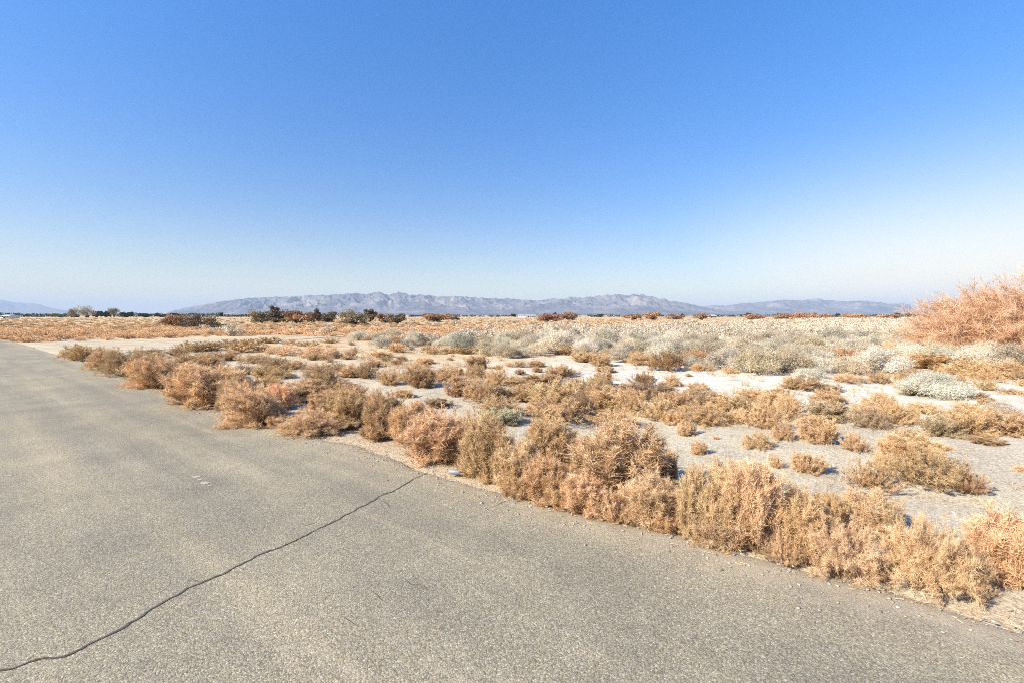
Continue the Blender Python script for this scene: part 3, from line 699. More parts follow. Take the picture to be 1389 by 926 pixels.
for (u, vb, w_, h_, tone) in AUTO:
    w_ *= 1.14
    x, y, z, ww, hh = spot(u, vb, w_, h_)
    put(DRY, 'mid' if y < 26 else 'far', 'dry_bush', 'dry bush', GRP_DRY, x, y, z, ww, hh, tone, None, u, vb)
# medium bushes closing the row behind the front ones
for s_ in np.arange(-3.8, 22, 1.05):
    s_ = s_ + prng.uniform(-.4, .4)
    t_ = float(asphalt_edge(s_)) + prng.uniform(.7, 1.7); x, y = xy(s_, t_); ww = prng.uniform(.6, 1.0)
    u, v = U0 + F * x / y, VH + F * H0 / y
    if abs(u - 680) < 34 or abs(u - 925) < 20: continue
    put(DRY, 'near_up' if prng.uniform() < .7 else 'near_dome', 'dry_bush', 'dry bush', GRP_DRY, x, y, float(hz(x, y)), ww, ww * prng.uniform(.55, .8), ('straw', 'tan', 'tan', 'brown')[int(prng.integers(4))], None, u, v)
# low tufts that spill over the asphalt edge between the big bushes
for s_ in np.arange(-3.6, 17, .62):
    s_ = s_ + prng.uniform(-.2, .2)
    if .1 < s_ < 3.8: continue
    t_ = float(asphalt_edge(s_)) + prng.uniform(.05, .32); x, y = xy(s_, t_); ww = prng.uniform(.32, .62)
    u, v = U0 + F * x / y, VH + F * H0 / y
    put(DRY, 'near_low' if prng.uniform() < .5 else 'near_up', 'dry_bush', 'dry bush', GRP_DRY, x, y, float(hz(x, y)), ww, ww * prng.uniform(.45, .8), ('straw', 'tan', 'brown')[int(prng.integers(3))], None, u, v)
for (u, vb, w_, h_) in ((559, 475, 12, 6), (579, 476, 20, 7), (924, 492, 11, 10)):  # two dead shrubs; the last entry is dark twigs painting a shaded gap
    x, y, z, ww, hh = spot(u, vb, w_, h_)
    put(DRY, 'far', 'shrub_and_shade_fill', 'dead shrub', None, x, y, z, ww, hh, 'dark grey', {559: 'small dark grey dead shrub on the tan sand, the left of two', 579: 'low dark grey dead shrub on the tan sand, right of a smaller one', 924: 'dark twigs standing in for the shaded gap between rust bushes behind the white crust'}[u], u, vb)

# saltbushes
SALTS = [
 (1266, 542, 98, 37, 'near', 'large pale saltbush alone on the white crust, in front of the salmon tamarisk'),
 (1100, 512, 48, 14, 'mid', 'flat whitish saltbush on the salt crust left of the large lone saltbush'),
 (1092, 492, 74, 24, 'near', 'broad pale saltbush at the front edge of the field, left of the rust bushes'),
 (618, 472, 48, 20, 'near', 'broad cream saltbush with a dark right side, below the ribbed slopes'),
 (562, 468, 26, 20, 'mid', 'rounded cream saltbush left of the broad cream one with a dark side'),
 (524, 463, 50, 18, 'mid', 'wide grey saltbush with a shaded foot below the dark thicket end'),
 (664, 472, 34, 17, 'mid', 'greyish saltbush right of the broad cream one with a dark side'),
 (710, 468, 36, 18, 'mid', 'cream saltbush behind rust bushes, below the reddish thicket left end'),
 (739, 469, 32, 22, 'mid', 'grey shaded saltbush directly below the reddish thicket'),
 (766, 471, 36, 24, 'mid', 'bright whitish saltbush below the right end of the reddish thicket'),
 (793, 481, 34, 22, 'mid', 'saltbush with a mottled foot, right of the bright whitish one'),
 (872, 484, 44, 22, 'mid', 'bluish grey saltbush behind the rust bush left of the dark gap'),
 (1362, 560, 60, 16, 'mid', 'pale straggling saltbush on the crust at the right edge of the frame'),
 (487, 462, 34, 14, 'mid', 'small pale saltbush below the olive thicket'),
]
SCOL = [(.65, .58, .46), (.72, .66, .54), (.55, .505, .41), (.67, .575, .425), (.53, .45, .325)]
for (u, vb, w_, h_, f, lab) in SALTS:
    x, y, z, ww, hh = spot(u, vb, w_, h_)
    put(SALT, f, 'saltbush', 'saltbush', GRP_SALT, x, y, z, ww, hh, (.86, .80, .67) if 'large pale' in lab or 'whitish' in lab else SCOL[k % 5], lab, u, vb); k += 1

def uv(x, y, z): return U0 + F * x / y, VH + F * (H0 - z) / y
def scatter(rng, ymin, ymax, spacing_fn, dens_fn, tries, existing):
    """dart throwing in the visible wedge, nearest first"""
    r = rng.uniform(size=tries); y = ymin * (ymax / ymin) ** r if ymax / ymin > 6 else np.sqrt(ymin ** 2 + r * (ymax ** 2 - ymin ** 2))
    x = rng.uniform(-1.16, 1.16, tries) * y
    keep = rng.uniform(size=tries) < dens_fn(x, y)
    x = x[keep]; y = y[keep]; o = np.argsort(y); x = x[o]; y = y[o]
    cell = 4.0; grid = {}
    for (ex, ey, er) in existing: grid.setdefault((int(ex // cell), int(ey // cell)), []).append((ex, ey, er))
    out = []
    for a, b in zip(x, y):
        sp = spacing_fn(b); ci, cj = int(a // cell), int(b // cell); ok = True
        for i in (-1, 0, 1):
            for j in (-1, 0, 1):
                for (ex, ey, er) in grid.get((ci + i, cj + j), ()):
                    if (ex - a) ** 2 + (ey - b) ** 2 < (sp + er) ** 2 * .25: ok = False; break
                if not ok: break
            if not ok: break
        if ok: out.append((a, b)); grid.setdefault((ci, cj), []).append((a, b, sp))
    return np.array(out)

def salt_density(x, y):
    s, t = st(x, y); u = U0 + F * x / y
    d = smooth(15.5, 19, t + (vnoise(x / 3., y / 3., 61) - .5) * 6)
    right = smooth(500, 860, u + (vnoise(x / 8., y / 8., 62) - .5) * 160)
    return d * (.10 + .90 * right) * (1 - smooth(0, 1, (150 - y) * 0)) * np.where((x > 20) & (y > 21) & (y < 33), 0, 1) * np.where(s > 26, .03, 1)
occ = [(p['x'], p['y'], max(.5, p['w'])) for p in placed]
rg = np.random.default_rng(4)
pts = scatter(rg, 18, 330, lambda b: .95 + b * .004, salt_density, 60000, occ)
n_s = 0; far_salt = []
for (x, y) in pts:
    z = float(hz(x, y)); u, v = uv(x, y, z)
    edge = 1 if y < 34 else 1.1
    ww = rg.choice([.8, 1.1, 1.4, 1.8]) * rg.uniform(.85, 1.2) * edge; hh = ww * rg.uniform(.40, .66)
    inside = -30 < u < 1420
    if n_s < 280 and inside and y < 75:
        put(SALT, 'mid' if y < 40 else 'far', 'saltbush', 'saltbush', GRP_SALT, x, y, z, ww, hh, SCOL[int(rg.integers(5))], None, u, v); n_s += 1
    else: far_salt.append((x, y, z, ww, hh))
occ = [(p['x'], p['y'], max(.35, p['w'] * .8)) for p in placed]

def dry_density(x, y):
    s, t = st(x, y); u = U0 + F * x / y
    nn = vnoise(x / 2.2, y / 2.2, 71)
    belt = smooth(7.0, 8.5, t) * (1 - smooth(9.5, 11., t)) * .5
    front = smooth(14.5, 16.5, t + (nn - .5) * 4) * (1 - smooth(20, 26, t)) * .45
    beyond = smooth(18, 24, t) * (.16 + .75 * (1 - smooth(380, 760, u)))
    gravel = smooth(1.5, 2.5, t) * (1 - smooth(6, 8, t)) * .03
    crust = smooth(9.5, 11, t) * (1 - smooth(14.5, 17, t)) * .06 * (nn > .5)
    side = (s > 31 - 2) & (s < 53.5) & (t < 24)
    return np.where(side | (t < .5), 0, np.maximum.reduce([belt, front, beyond, gravel, crust])) * np.where((s > 53), 1.2, 1)
pts = scatter(rg, 8, 90, lambda b: .75 + b * .012, dry_density, 9000, occ)
n_d = sum(p['cat'] == 'dry bush' for p in placed); far_dry = []
for (x, y) in pts:
    z = float(hz(x, y)); u, v = uv(x, y, z); s, t = st(x, y)
    ww = rg.uniform(.55, 1.35) * (1.0 if t > 14 or t < 10 else .55) * (.8 if y < 25 else 1); hh = ww * rg.uniform(.32, .55)
    tone = ('tan', 'tan', 'rust', 'tan', 'brown', 'straw')[int(rg.integers(6))]
    if n_d < 296 and 0 < u < 1389 and y < 75:
        put(DRY, 'mid' if y < 22 else 'far', 'dry_bush', 'dry bush', GRP_DRY, x, y, z, ww, hh, tone, None, u, v); n_d += 1
    else: far_dry.append((x, y, z, ww, hh))

# masses nobody could count: one object each, built from the far templates
def mass(name, lib, key, pts, mat, cols, label, seed, keep=1.0):
    g = np.random.default_rng(seed); groups = {}
    Vs = []; Fs = []; Ts = []; off = 0; L = lib[key]
    data = []
    for (_, me, W, H) in L:
        v = np.empty(len(me.vertices) * 3, np.float32); me.vertices.foreach_get('co', v)
        f = np.empty(len(me.loops), np.int32); me.loops.foreach_get('vertex_index', f)
        t = np.empty(len(me.vertices), np.float32); me.attributes['tone'].data.foreach_get('value', t)
        f = f.reshape(-1, 4)
        data.append((v.reshape(-1, 3), f, t, W, H))
    for (x, y, z, ww, hh) in pts:
        v, f, t, W, H = data[int(g.integers(len(data)))]
        if y > 30:                       # fewer, larger leaves far away
            kp, gr = (.5, 1.4) if y < 60 else (.25, 1.9) if y < 110 else (.10, 2.9) if y < 200 else (.05, 4.0)
            isq = len(f); kp *= .6; gr *= 1.12; pick = g.uniform(size=isq) < kp; ff = f[pick]
            used = ff.ravel(); vv = v[used].reshape(-1, 4, 3); cc = vv.mean(1, keepdims=True)
            vv = (cc + (vv - cc) * gr).reshape(-1, 3); tt_ = t[used]; ff = np.arange(len(used)).reshape(-1, 4)
        else: vv, ff, tt_ = v, f, t
        a = g.uniform(0, 6.283); c, s = math.cos(a), math.sin(a)
        q = vv * np.array([ww / W, ww / W, hh / H])
        Vs.append(np.stack([q[:, 0] * c - q[:, 1] * s + x, q[:, 0] * s + q[:, 1] * c + y, q[:, 2] + z], -1))
        Fs.append(ff + off); off += len(vv); Ts.append(np.clip(tt_ + g.normal(0, .13) + .5 * (fbm(x / 30., y / 9., 55, 3) - .5), 0, 1))
    print(name, len(pts), sum(len(q) for q in Fs))
    me = make_mesh(name, np.concatenate(Vs), np.concatenate(Fs), mat, tone=np.concatenate(Ts))
    o = link(name, me, color=cols); tag(o, label, kind='stuff'); return o
mass('distant_saltbush_field', SALT, 'far', far_salt, M_SALT, (.64, .56, .44), 'pale saltbush field running to the horizon', 5)
pts = scatter(rg, 40, 420, lambda b: 1.1 + b * .010, lambda x, y: np.where((U0 + F * x / y < 640) | (y > 140), np.where(y > 120, .45, 1), .26) * np.where(st(x, y)[0] > 53, 1, (st(x, y)[1] > 22) * .6), 26000, [])
for (x, y) in pts: 
    ww = rg.uniform(.7, 2.0); far_dry.append((x, y, float(hz(x, y)), ww, ww * rg.uniform(.25, .45)))
is_far = lambda q: q[1] > 72 and st(q[0], q[1])[0] > 66
mass('distant_dry_scrub', DRY, 'far', [q for q in far_dry if not is_far(q)], M_DRY, (.76, .52, .30), 'brown scrub among the bushes and along the near rim of the left field', 6)
mass('distant_straw_grass', DRY, 'far', [(x, y, z, w_, h_ * .7) for (x, y, z, w_, h_) in far_dry if is_far((x, y))], M_DRY, (.68, .465, .26), 'pale golden dry grass over the far left field', 7)

# ------------------------------------------------------------------ labels for the rest: look, ground and what stands above it on the skyline
LAND = [(-999, 75, 'the left blue hills'), (75, 165, 'the pale bare trees'), (165, 222, 'the dark treeline'), (222, 300, 'the low dark thicket'), (300, 345, "the range's left foot"),
        (345, 455, 'the long dark thicket'), (455, 550, 'the twin peaks'), (550, 640, 'the ribbed slopes'), (640, 725, 'the low saddle'), (725, 785, 'the reddish thicket'),
        (785, 880, 'the broad summit'), (880, 935, 'the falling ridge'), (935, 1000, 'the mountain gap'), (1000, 1065, "the right range's shoulder"), (1065, 1130, "the right range's peak"), (1130, 1235, "the right range's end"), (1235, 2999, 'the salmon tamarisk')]
def land(u): return next(t for a, b, t in LAND if a <= u < b)
def band(p):
    s, t = (float(q) for q in st(p['x'], p['y']))
    if s > 52: return 'in the orange field'
    if t < .45 and p['h'] < .5: return 'spilling over the asphalt edge'
    if t < 2.4: return 'within the verge row'
    if t < 6.8: return 'on grey gravel'
    if t < 10: return 'in the scrub belt'
    if t < 15.5: return 'on white crust' if p['u'] > 600 else 'on tan sand'
    if t < 21: return 'at the saltbush edge'
    return 'in the front saltbush rows' if t < 27 else 'in the middle saltbush rows' if t < 36 else 'in the back saltbush rows'
def size_word(p):
    if p['cat'] == 'saltbush': return 'small' if p['w'] < 1.3 else 'broad' if p['w'] > 1.85 else 'rounded'
    return 'small' if p['w'] < .6 else 'broad' if p['w'] > 1.05 else 'rounded'
STONE = {SCOL[0]: 'pale', SCOL[1]: 'whitish', SCOL[2]: 'greyish', SCOL[3]: 'cream', SCOL[4]: 'dull'}
ORD = ['leftmost', 'second from left', 'third from left', 'fourth from left', 'fifth from left', 'sixth from left', 'seventh from left', 'eighth from left', 'ninth from left', 'tenth from left']
auto = {}
for p in placed:
    if p['label']: continue
    tone = p['tone'] if isinstance(p['tone'], str) else STONE[p['tone']]
    noun = 'saltbush' if p['cat'] == 'saltbush' else 'bush'
    auto.setdefault(f"{size_word(p)} {tone} {noun} {band(p)}, below {land(p['u'])}", []).append(p)
for base, L in auto.items():
    L.sort(key=lambda p: p['u'])
    for i, p in enumerate(L):
        lab = base
        if len(L) == 2: lab += (', the left one', ', the right one')[i]
        elif len(L) > 2: lab += ', ' + ('rightmost' if i == len(L) - 1 else ORD[i])
        p['o']['label'] = lab

# ------------------------------------------------------------------ trees, thickets
def crown_tree(name, cat, grp, label, seed, u, d, w_px, h_px, col, bark=M_BARK, nl=9, npl=60, leaf=.3, trunk=.12, bare=False, cone=0., vb=None):
    x = (u - U0) * d / F; z = float(hz(x, d)); W = w_px * d / F
    top = H0 + (VH - (vb - h_px)) * d / F if vb is not None else h_px * d / F
    H = top - z
    tr, cr = tree(seed, nl, npl, leaf, W, H, H * trunk, bare=bare, cone=cone)
    o = link(name, None, loc=(x, d, z - .02)); tag(o, label, cat, grp)
    link('trunk', md('trunk', tr, bark), o); link('crown', md('crown', cr, M_TREE), o, color=col)
    return o
OLIVE = (.25, .20, .12); DARK = (.165, .125, .09); RUSTY = (.29, .17, .095); REDD = (.29, .16, .11)
G1 = 'dark thicket shrubs standing in the scrub before the mountains'
for i, (u, vb, w_, h_, col, lab) in enumerate([
 (241, 443, 38, 16, RUSTY, 'reddish brown shrub, left half of the low dark thicket by the dirt road'),
 (270, 445, 38, 17, DARK, 'dark sloping shrub, right half of the low dark thicket by the dirt road'),
 (298, 446, 16, 6, DARK, 'tiny dark shrub just right of the low dark thicket'),
 (356, 438, 24, 17, OLIVE, 'olive shrub at the left end of the long dark thicket'),
 (374, 438, 20, 22, DARK, 'tallest dark shrub of the long dark thicket'),
 (390, 438, 14, 16, OLIVE, 'narrow olive shrub between the tallest dark one and the rusty one'),
 (405, 440, 32, 19, RUSTY, 'rusty brown shrub in the middle of the long dark thicket'),
 (424, 438, 16, 18, DARK, 'slim dark shrub right of the rusty one in the long thicket'),
 (442, 437, 22, 14, DARK, 'dark rounded shrub at the right end of the long dark thicket'),
 (481, 441, 30, 21, OLIVE, 'olive shrub standing alone right of the long dark thicket, below the twin peaks'),
 (502, 438, 14, 18, DARK, 'narrow dark shrub touching the olive one below the twin peaks'),
 (523, 438, 18, 12, RUSTY, 'small rusty shrub right of the narrow dark one below the twin peaks'),
 (538, 440, 22, 14, DARK, 'dark shrub leaning right, last of the row below the twin peaks'),
 (592, 437, 34, 11, RUSTY, 'low reddish shrub with bare limbs below the ribbed slopes'),
 (617, 436, 10, 6, DARK, 'tiny dark shrub right of the low reddish one with bare limbs'),
 (742, 436, 32, 10, REDD, 'reddish left half of the low thicket in the middle of the horizon'),
 (766, 434.5, 28, 10, RUSTY, 'dark rusty right half of the low thicket in the middle of the horizon'),
]):
    d = F * H0 / (vb - VH) ; d = min(d, 230)
    crown_tree('desert_shrub', 'shrub', G1, lab, 500 + i, u, d, w_ * 1.3, h_, col, nl=16, npl=170, leaf=.0017 * d, trunk=.05, vb=vb)
G2 = 'rusty tamarisks along the far edge of the saltbush field'
for i, (u, w_, h_, lab) in enumerate([(885, 22, 7, 'tallest rusty tamarisk bump on the horizon below the falling ridge'), (858, 34, 4, 'low rusty tamarisk left of the tallest horizon bump'), (914, 32, 4, 'low rusty tamarisk right of the tallest horizon bump'),
  (952, 24, 5, 'rusty tamarisk clump below the mountain gap, beside a white building'), (1024, 26, 4, 'thin rusty tamarisk strip left of the long strip'), (1066, 34, 5, 'left part of the long rusty tamarisk strip below the right range'),
  (1092, 30, 6.5, 'highest middle part of the long rusty tamarisk strip'), (1114, 26, 4, 'right end of the long rusty tamarisk strip'), (1158, 40, 5, 'rusty tamarisk strip below the end of the right range'), (1205, 30, 4, 'last rusty tamarisk strip before the salmon tamarisk')]):
    crown_tree('tamarisk', 'tamarisk', G2, lab, 560 + i, u, 240 + 12 * (i % 3), w_, h_ * .95 + 1, (.38, .225, .13), nl=16, npl=120, leaf=.36, trunk=.03, vb=431.2)
# far trees on the left and along the horizon
G3 = 'far trees along the left horizon'
PALE = (.34, .30, .20); GREEN = (.045, .055, .030)
for i, (u, d, w_, h_, col, lab, bare) in enumerate([
 (97, 520, 11, 11, PALE, 'small pale leafless tree, leftmost of the pale far trees', True),
 (118, 480, 22, 14, PALE, 'largest pale leafless tree on the left horizon', True),
 (155, 520, 12, 11, PALE, 'pale leafless tree right of the dark green clump', True),
 (131, 500, 17, 8.5, GREEN, 'dark green tree touching the largest pale tree', False),
 (144, 520, 14, 8, GREEN, 'dark green tree between two pale leafless trees', False),
 (83, 560, 22, 5, (.12, .16, .05), 'low bright green tree left of the pale trees', False),
 (103, 560, 7, 4, DARK, 'little dark tree under the pale far trees', False),
 (172, 560, 20, 7, GREEN, 'tall dark tree at the left start of the dark treeline', False),
 (300, 600, 5, 6, GREEN, 'lone small dark tree on the horizon left of the long thicket', False),
 (196, 580, 14, 5, GREEN, 'dark tree in the left half of the treeline', False),
 (218, 590, 16, 5, GREEN, 'dark tree in the middle of the treeline', False),
 (237, 590, 10, 5.5, GREEN, 'rounded dark tree near the end of the treeline, before the low thicket', False),
]):
    crown_tree('far_tree', 'tree', G3, lab, 600 + i, u, d, w_, h_, col, nl=12, npl=80, leaf=1.05 if not bare else .9, trunk=.18, bare=bare, vb=430.6)
G4 = 'small dark trees scattered along the far horizon'
for i, (u, w_, h_, lab) in enumerate([(1016, 10, 5.5, 'small dark tree on the horizon at the left shoulder of the right range'), (1055, 10, 5, 'small dark tree above the left end of the rusty tamarisk strip'), (1137, 6, 4.5, 'tiny dark tree between the two rusty tamarisk strips'), (1217, 14, 5.5, 'dark tree with a pointed top near the salmon tamarisk'),
   (1234, 8, 4.5, 'small dark tree touching the salmon tamarisk outline'), (697, 8, 4, 'tiny dark tree left of the long white building'), (579, 10, 4, 'tiny dark tree above the low reddish shrub'), (752, 6, 6, 'tiny dark tree rising behind the reddish thicket'), (815, 16, 4, 'low dark tree right of the reddish thicket on the horizon'), (925, 4, 4, 'tiny dark tree below the falling ridge, right of the tamarisk bump')]):
    crown_tree('far_tree', 'tree', G4, lab, 640 + i, u, 620, w_, h_, GREEN, nl=7, npl=50, leaf=1.1, trunk=.15, vb=430.3, cone=.9 if i == 3 else 0)
# the unbroken dark treeline on the skyline reads as one mass
g = np.random.default_rng(9); parts = []
for a, b, hmax, dens in ((-40, 100, 5.5, 1.), (160, 345, 6.0, 1.), (345, 700, 2.2, .5), (700, 1260, 2.6, .6)):
    for u in np.arange(a, b, 2.2):
        if g.uniform() > dens: continue
        d = g.uniform(640, 900); H = hmax * (.45 + .6 * vnoise(u / 9., 0., 5)) * d / F * .8 + 1.4
        if 300 < u < 345: H *= .6
        x = (u - U0) * d / F; m = 34
        C = np.stack([x + g.normal(0, 2.4, m), d + g.normal(0, 2.4, m), np.abs(g.uniform(0, 1, m)) * H], -1)
        v, f = leaves(C, g.normal(size=(m, 3)), np.full(m, 1.2), g); parts.append((v, f, np.repeat(np.clip(g.normal(.45, .2, m), 0, 1), 4)))
o = link('treeline', md('treeline', join(parts), M_TREE), color=(.055, .06, .038)); tag(o, 'thin dark treeline along the far horizon', kind='stuff')

# big salmon tamarisk at the right
stm, twg = dry_bush(700, 'dome', 1000, 18, 20, .0015, ribbon=True, W=3.2, H=1.)
W, H = fit(twg); x, y = 30.5, 26.5; z = float(hz(x, y))
o = link('salmon_tamarisk', None, loc=(x, y, z - .05), scale=(15.5 / W, 9.0 / W, 4.05 / H)); tag(o, 'large salmon pink tamarisk rising at the right edge, taller than everything near it', 'tamarisk')
link('trunk', md('trunk', stm, M_STEM), o, color=(.22, .13, .09)); link('crown', md('crown', twg, M_DRY), o, color=(.70, .455, .28))

# ------------------------------------------------------------------ far buildings
m_white = flat_mat('white_wall', (.78, .76, .72), .7, .06, .2); m_roof = flat_mat('pale_roof', (.62, .60, .58), .6, .1, .2); m_dark = flat_mat('dark_opening', (.05, .05, .06), .3, .2, 1)
def box(x0, x1, y0, y1, z0, z1):
    V = np.array([[x, y, z] for z in (z0, z1) for y in (y0, y1) for x in (x0, x1)], float)
    return V, np.array([[0, 2, 3, 1], [4, 5, 7, 6], [0, 1, 5, 4], [2, 6, 7, 3], [0, 4, 6, 2], [1, 3, 7, 5]])
def building(u, d, w_px, h, label, depth=12., n=4):
    x = (u - U0) * d / F; L = w_px * d / F / 2
    o = link('white_building', None, loc=(x, d, 0)); tag(o, label, 'building', 'white buildings far off on the plain')
    v, f = box(-L, L, 0, depth, -.1, h * .72); link('wall', make_mesh('wall', v, f, m_white), o)
    e = .4; a = h * .723; v = np.array([[-L - e, -e, a], [L + e, -e, a], [L + e, depth + e, a], [-L - e, depth + e, a], [-L - e, depth / 2, h], [L + e, depth / 2, h]])
    f = [[0, 1, 5, 4], [2, 3, 4, 5], [0, 3, 2, 1], [0, 4, 3, 3], [1, 2, 5, 5]]
    me = bpy.data.meshes.new('roof'); me.from_pydata(v.tolist(), [], [tuple(dict.fromkeys(q)) for q in f]); me.materials.append(m_roof); link('roof', me, o)
    for k in range(n):
        cx = -L + (k + .5) * 2 * L / n; v, f = box(cx - .9, cx + .9, -.05, -.004, .0 if k == n // 2 else .9, min(2.2, h * .6))
        link('door' if k == n // 2 else 'window', make_mesh('opening', v, f, m_dark), o)
building(5.5, 330, 10, 2.7, 'small white building at the far left end of the orange field', 8, 3)
building(715, 520, 24, 2.9, 'long white building on the horizon left of the reddish thicket', 14, 8)
building(965, 430, 14, 2.8, 'white building on the horizon below the mountain gap', 12, 5)
0 and building(613, 560, 9, 2.8, 'small white building on the horizon below the ribbed slopes', 10, 4)

# ------------------------------------------------------------------ litter: drink can, white bag, fallen branch
m_can = flat_mat('can_metal', (.30, .305, .34), .4, .12, 30, .5); m_can.node_tree.nodes['Principled BSDF'].inputs['Metallic'].default_value = .35
m_lid = flat_mat('can_lid', (.38, .38, .41), .35, .08, 30, .5); m_lid.node_tree.nodes['Principled BSDF'].inputs['Metallic'].default_value = .6
def lathe(prof, k=28):
    an = np.arange(k) * 2 * math.pi / k; prof = np.array(prof)
    V = np.stack([np.repeat(prof[:, 0:1], k, 1), prof[:, 1:2] * np.cos(an), prof[:, 1:2] * np.sin(an)], -1)
    I = np.arange(len(prof) * k).reshape(len(prof), k); J = np.roll(I, -1, 1)
    return V.reshape(-1, 3), np.stack([I[:-1], J[:-1], J[1:], I[1:]], -1).reshape(-1, 4)
x, y = P(617, 643, .03)
can = link('drink_can', None, loc=(x, y, .03 + .036), rot=rad(-8)); tag(can, 'pale grey drink can lying on its side at the asphalt edge', 'can')
v, f = lathe([(-.078, .024), (-.082, .027), (-.078, .029), (-.062, .036), (.055, .036), (.072, .029), (.076, .027)])
dent = np.exp(-((v[:, 0] - .01) / .025) ** 2) * np.clip(v[:, 2] / .036, 0, 1) ** 2 * np.clip(-v[:, 1] / .036 + .6, 0, 1); v[:, 2] -= dent * .014; v[:, 1] += dent * .008
link('can_body', make_mesh('can_body', v, f, m_can, smooth_=True), can)
v, f = lathe([(.076, .027), (.079, .026), (.078, .0235), (.074, .022), (.0735, .0005)]); link('can_lid', make_mesh('can_lid', v, f, m_lid, smooth_=True), can)
v, f = lathe([(-.0775, .024), (-.072, .019), (-.070, .0005)]); link('can_bottom', make_mesh('can_bottom', v, f, m_lid, smooth_=True), can)

m_bag = flat_mat('bag_plastic', (.80, .80, .78), .5, .04, 8, .4)
x, y = P(1060, 467); z = float(hz(x, y)); k1, k2 = 18, 12
th = np.arange(k1) * 2 * math.pi / k1; ph = np.linspace(.04, math.pi - .04, k2)
TH, PH = np.meshgrid(th, ph, indexing='ij'); rr = .15 * (1 + .35 * (vnoise(np.cos(TH) * 2.4 * np.sin(PH) + 7, np.sin(TH) * 2.4 * np.sin(PH) + np.cos(PH) * 3, 3) - .5))
V = np.stack([rr * np.sin(PH) * np.cos(TH) * 1.05, rr * np.sin(PH) * np.sin(TH), rr * np.cos(PH) + .14], -1); V[..., 2] += .07 * np.exp(-(PH / .35) ** 2)
I = np.arange(k1 * k2).reshape(k1, k2); J = np.roll(I, -1, 0)
o = link('plastic_bag', make_mesh('plastic_bag', V.reshape(-1, 3), np.stack([I[:, :-1], I[:, 1:], J[:, 1:], J[:, :-1]], -1).reshape(-1, 4), m_bag), loc=(x, y, z)); tag(o, 'small white plastic bag lying among the saltbushes beside a rust bush', 'bag')

m_wood = flat_mat('bleached_wood', (.62, .55, .46), .85, .2, 12, .1)
x, y = P(1388, 497); z = float(hz(x, y)); q = np.linspace(0, 1, 9)
pl = np.stack([np.stack([-.5 + 1.3 * q, .05 * np.sin(q * 5), .02 + .42 * q + .03 * np.sin(q * 8)], -1), ])
v, f = tubes(pl, .05 * (1 - .5 * q)[None], 7); br = link('fallen_branch', make_mesh('fallen_branch', v, f, m_wood, smooth_=True), loc=(x, y, z)); tag(br, 'bleached bare branch sticking up at the foot of the salmon tamarisk', 'branch')
pl = np.array([[[.1, .0, .22], [.25, -.12, .42], [.35, -.2, .6]], [[.4, .03, .32], [.55, .15, .45], [.62, .3, .52]]]); v, f = tubes(pl, np.full((2, 3), .018), 5); link('twig', make_mesh('twig', v, f, m_wood), br)

# ------------------------------------------------------------------ ground litter
g = np.random.default_rng(12)
nG = 15000; s = g.uniform(-6, 32, nG); t = asphalt_edge(s) + np.maximum(g.normal(.25, .42, nG), g.uniform(-.3, 0, nG)); t = np.where(g.uniform(size=nG) < .55, g.uniform(1, 12, nG), t)
X, Y = xy(s, t); Zg = hz(X, Y); A = np.stack([X, Y, np.where(t < asphalt_edge(s) + .02, np.maximum(Zg, .033), Zg) + .006], -1)
an = g.uniform(0, 6.283, nG); L = g.uniform(.02, .09, nG); upz = np.where((g.uniform(size=nG) < .35) & (t > asphalt_edge(s) + .15), g.uniform(.3, 1.1, nG), .06)
B = A + np.stack([np.cos(an) * L, np.sin(an) * L, upz * L], -1)
v, f = ribbons(A, B, g.uniform(.0015, .004, nG), g)
o = link('straw_litter', make_mesh('straw_litter', v, f, M_DRY, tone=np.repeat(g.uniform(.2, .95, nG), 4)), color=(.52, .36, .21)); tag(o, 'bits of dry straw littering the road edge', kind='stuff')

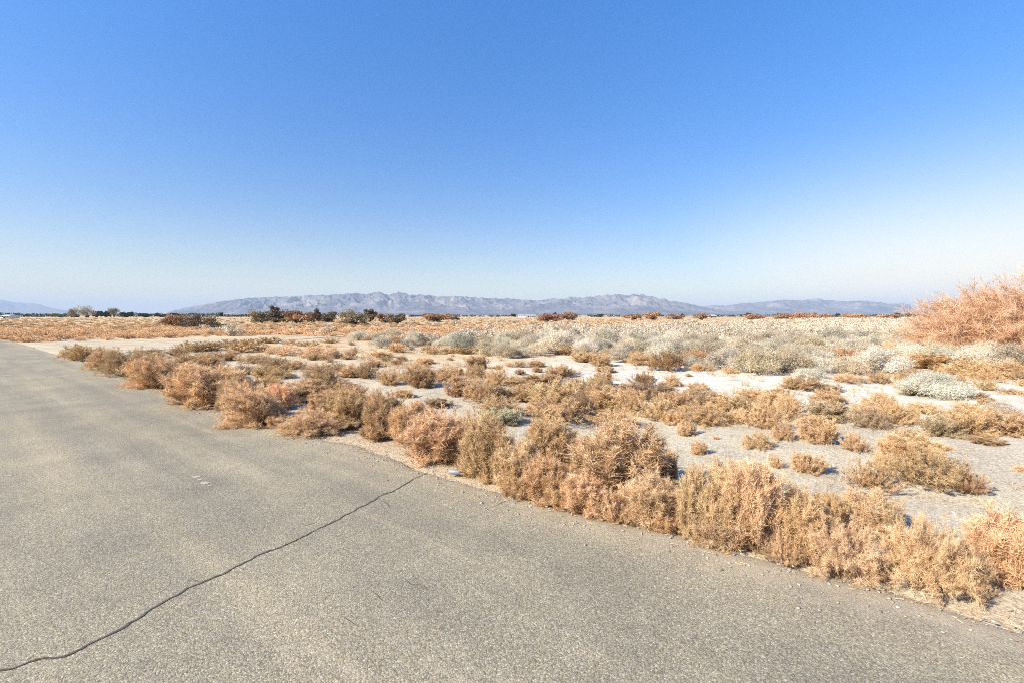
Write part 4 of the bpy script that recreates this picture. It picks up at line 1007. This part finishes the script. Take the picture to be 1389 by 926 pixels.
# short dead weeds in sparse tufts over the gravel and crust
parts = []; nT = 3000
s = g.uniform(-16, 34, nT); t = np.where(g.uniform(size=nT) < .3, np.abs(g.normal(0, 5, nT)) + .3, np.where(g.uniform(size=nT) < .5, g.normal(8.3, 1.1, nT), g.uniform(8, 19, nT)))
X, Y = xy(s, t)
for i in range(nT):
    if vnoise(X[i] / 1.6, Y[i] / 1.6, 91) < .45 or (30 < s[i] < 54): continue
    m = 16; x0 = X[i] + g.normal(0, .09, m); y0 = Y[i] + g.normal(0, .09, m)
    A = np.stack([x0, y0, hz(x0, y0) - .005], -1); k_ = 1 + .9 * (t[i] > 8); hgt_ = k_ * g.uniform(.03, .11) * g.uniform(.5, 1.2, m)
    B = A + np.stack([g.normal(0, .05, m) * k_, g.normal(0, .05, m) * k_, hgt_], -1)
    v, f = ribbons(A, B, np.full(m, .0032 * k_), g); parts.append((v, f, np.repeat(np.clip(g.normal(.5, .2, m), 0, 1), 4)))
o = link('dead_weeds', md('dead_weeds', join(parts), M_DRY), color=(.58, .42, .25)); tag(o, 'sparse short dead weeds over the sand', kind='stuff')

# gravel
m_peb, nt = new_mat('pebble'); at = nd(nt, 'ShaderNodeAttribute', attribute_name='tone')
finish(nt, ramp(nt, at.outputs['Fac'], [(0, (.15, .135, .12)), (.5, (.34, .31, .27)), (1, (.50, .46, .39))]), .9, .1)
nP = 8000; s = g.uniform(-8, 26, nP); t = np.where(g.uniform(size=nP) < .4, asphalt_edge(s) + g.normal(.08, .28, nP), g.uniform(.2, 9, nP)); X, Y = xy(s, t); Zp = hz(X, Y); Zp = np.where(t < asphalt_edge(s) + .02, np.maximum(Zp, .034), Zp)
oct_ = np.array([[1, 0, 0], [0, 1, 0], [-1, 0, 0], [0, -1, 0], [.6, .6, .5], [-.6, .6, .55], [-.6, -.6, .5], [.6, -.6, .45]]); fo = np.array([[4, 5, 6, 7], [0, 1, 5, 4], [1, 2, 6, 5], [2, 3, 7, 6], [3, 0, 4, 7]])
r = g.uniform(.004, .014, nP) * np.where(g.uniform(size=nP) < .03, 1.7, 1); a = g.uniform(0, 6.283, nP)
base = oct_[None] * (1 + g.normal(0, .18, (nP, 8, 3))) * np.stack([r * g.uniform(.8, 1.5, nP), r, r * g.uniform(.8, 1.2, nP)], -1)[:, None]
c_, s_n = np.cos(a)[:, None], np.sin(a)[:, None]
V = np.stack([base[..., 0] * c_ - base[..., 1] * s_n + X[:, None], base[..., 0] * s_n + base[..., 1] * c_ + Y[:, None], base[..., 2] + Zp[:, None]], -1)
Fq = (fo[None] + (np.arange(nP) * 8)[:, None, None]).reshape(-1, 4)
o = link('gravel', make_mesh('gravel', V.reshape(-1, 3), Fq, m_peb, tone=np.repeat(np.clip(g.normal(.5, .25, nP), 0, 1), 8))); tag(o, 'loose pebbles on the shoulder and sand', kind='stuff')

print('individuals', len(placed), 'dry', n_d, 'salt', n_s, 'far salt', len(far_salt), 'far dry', len(far_dry))
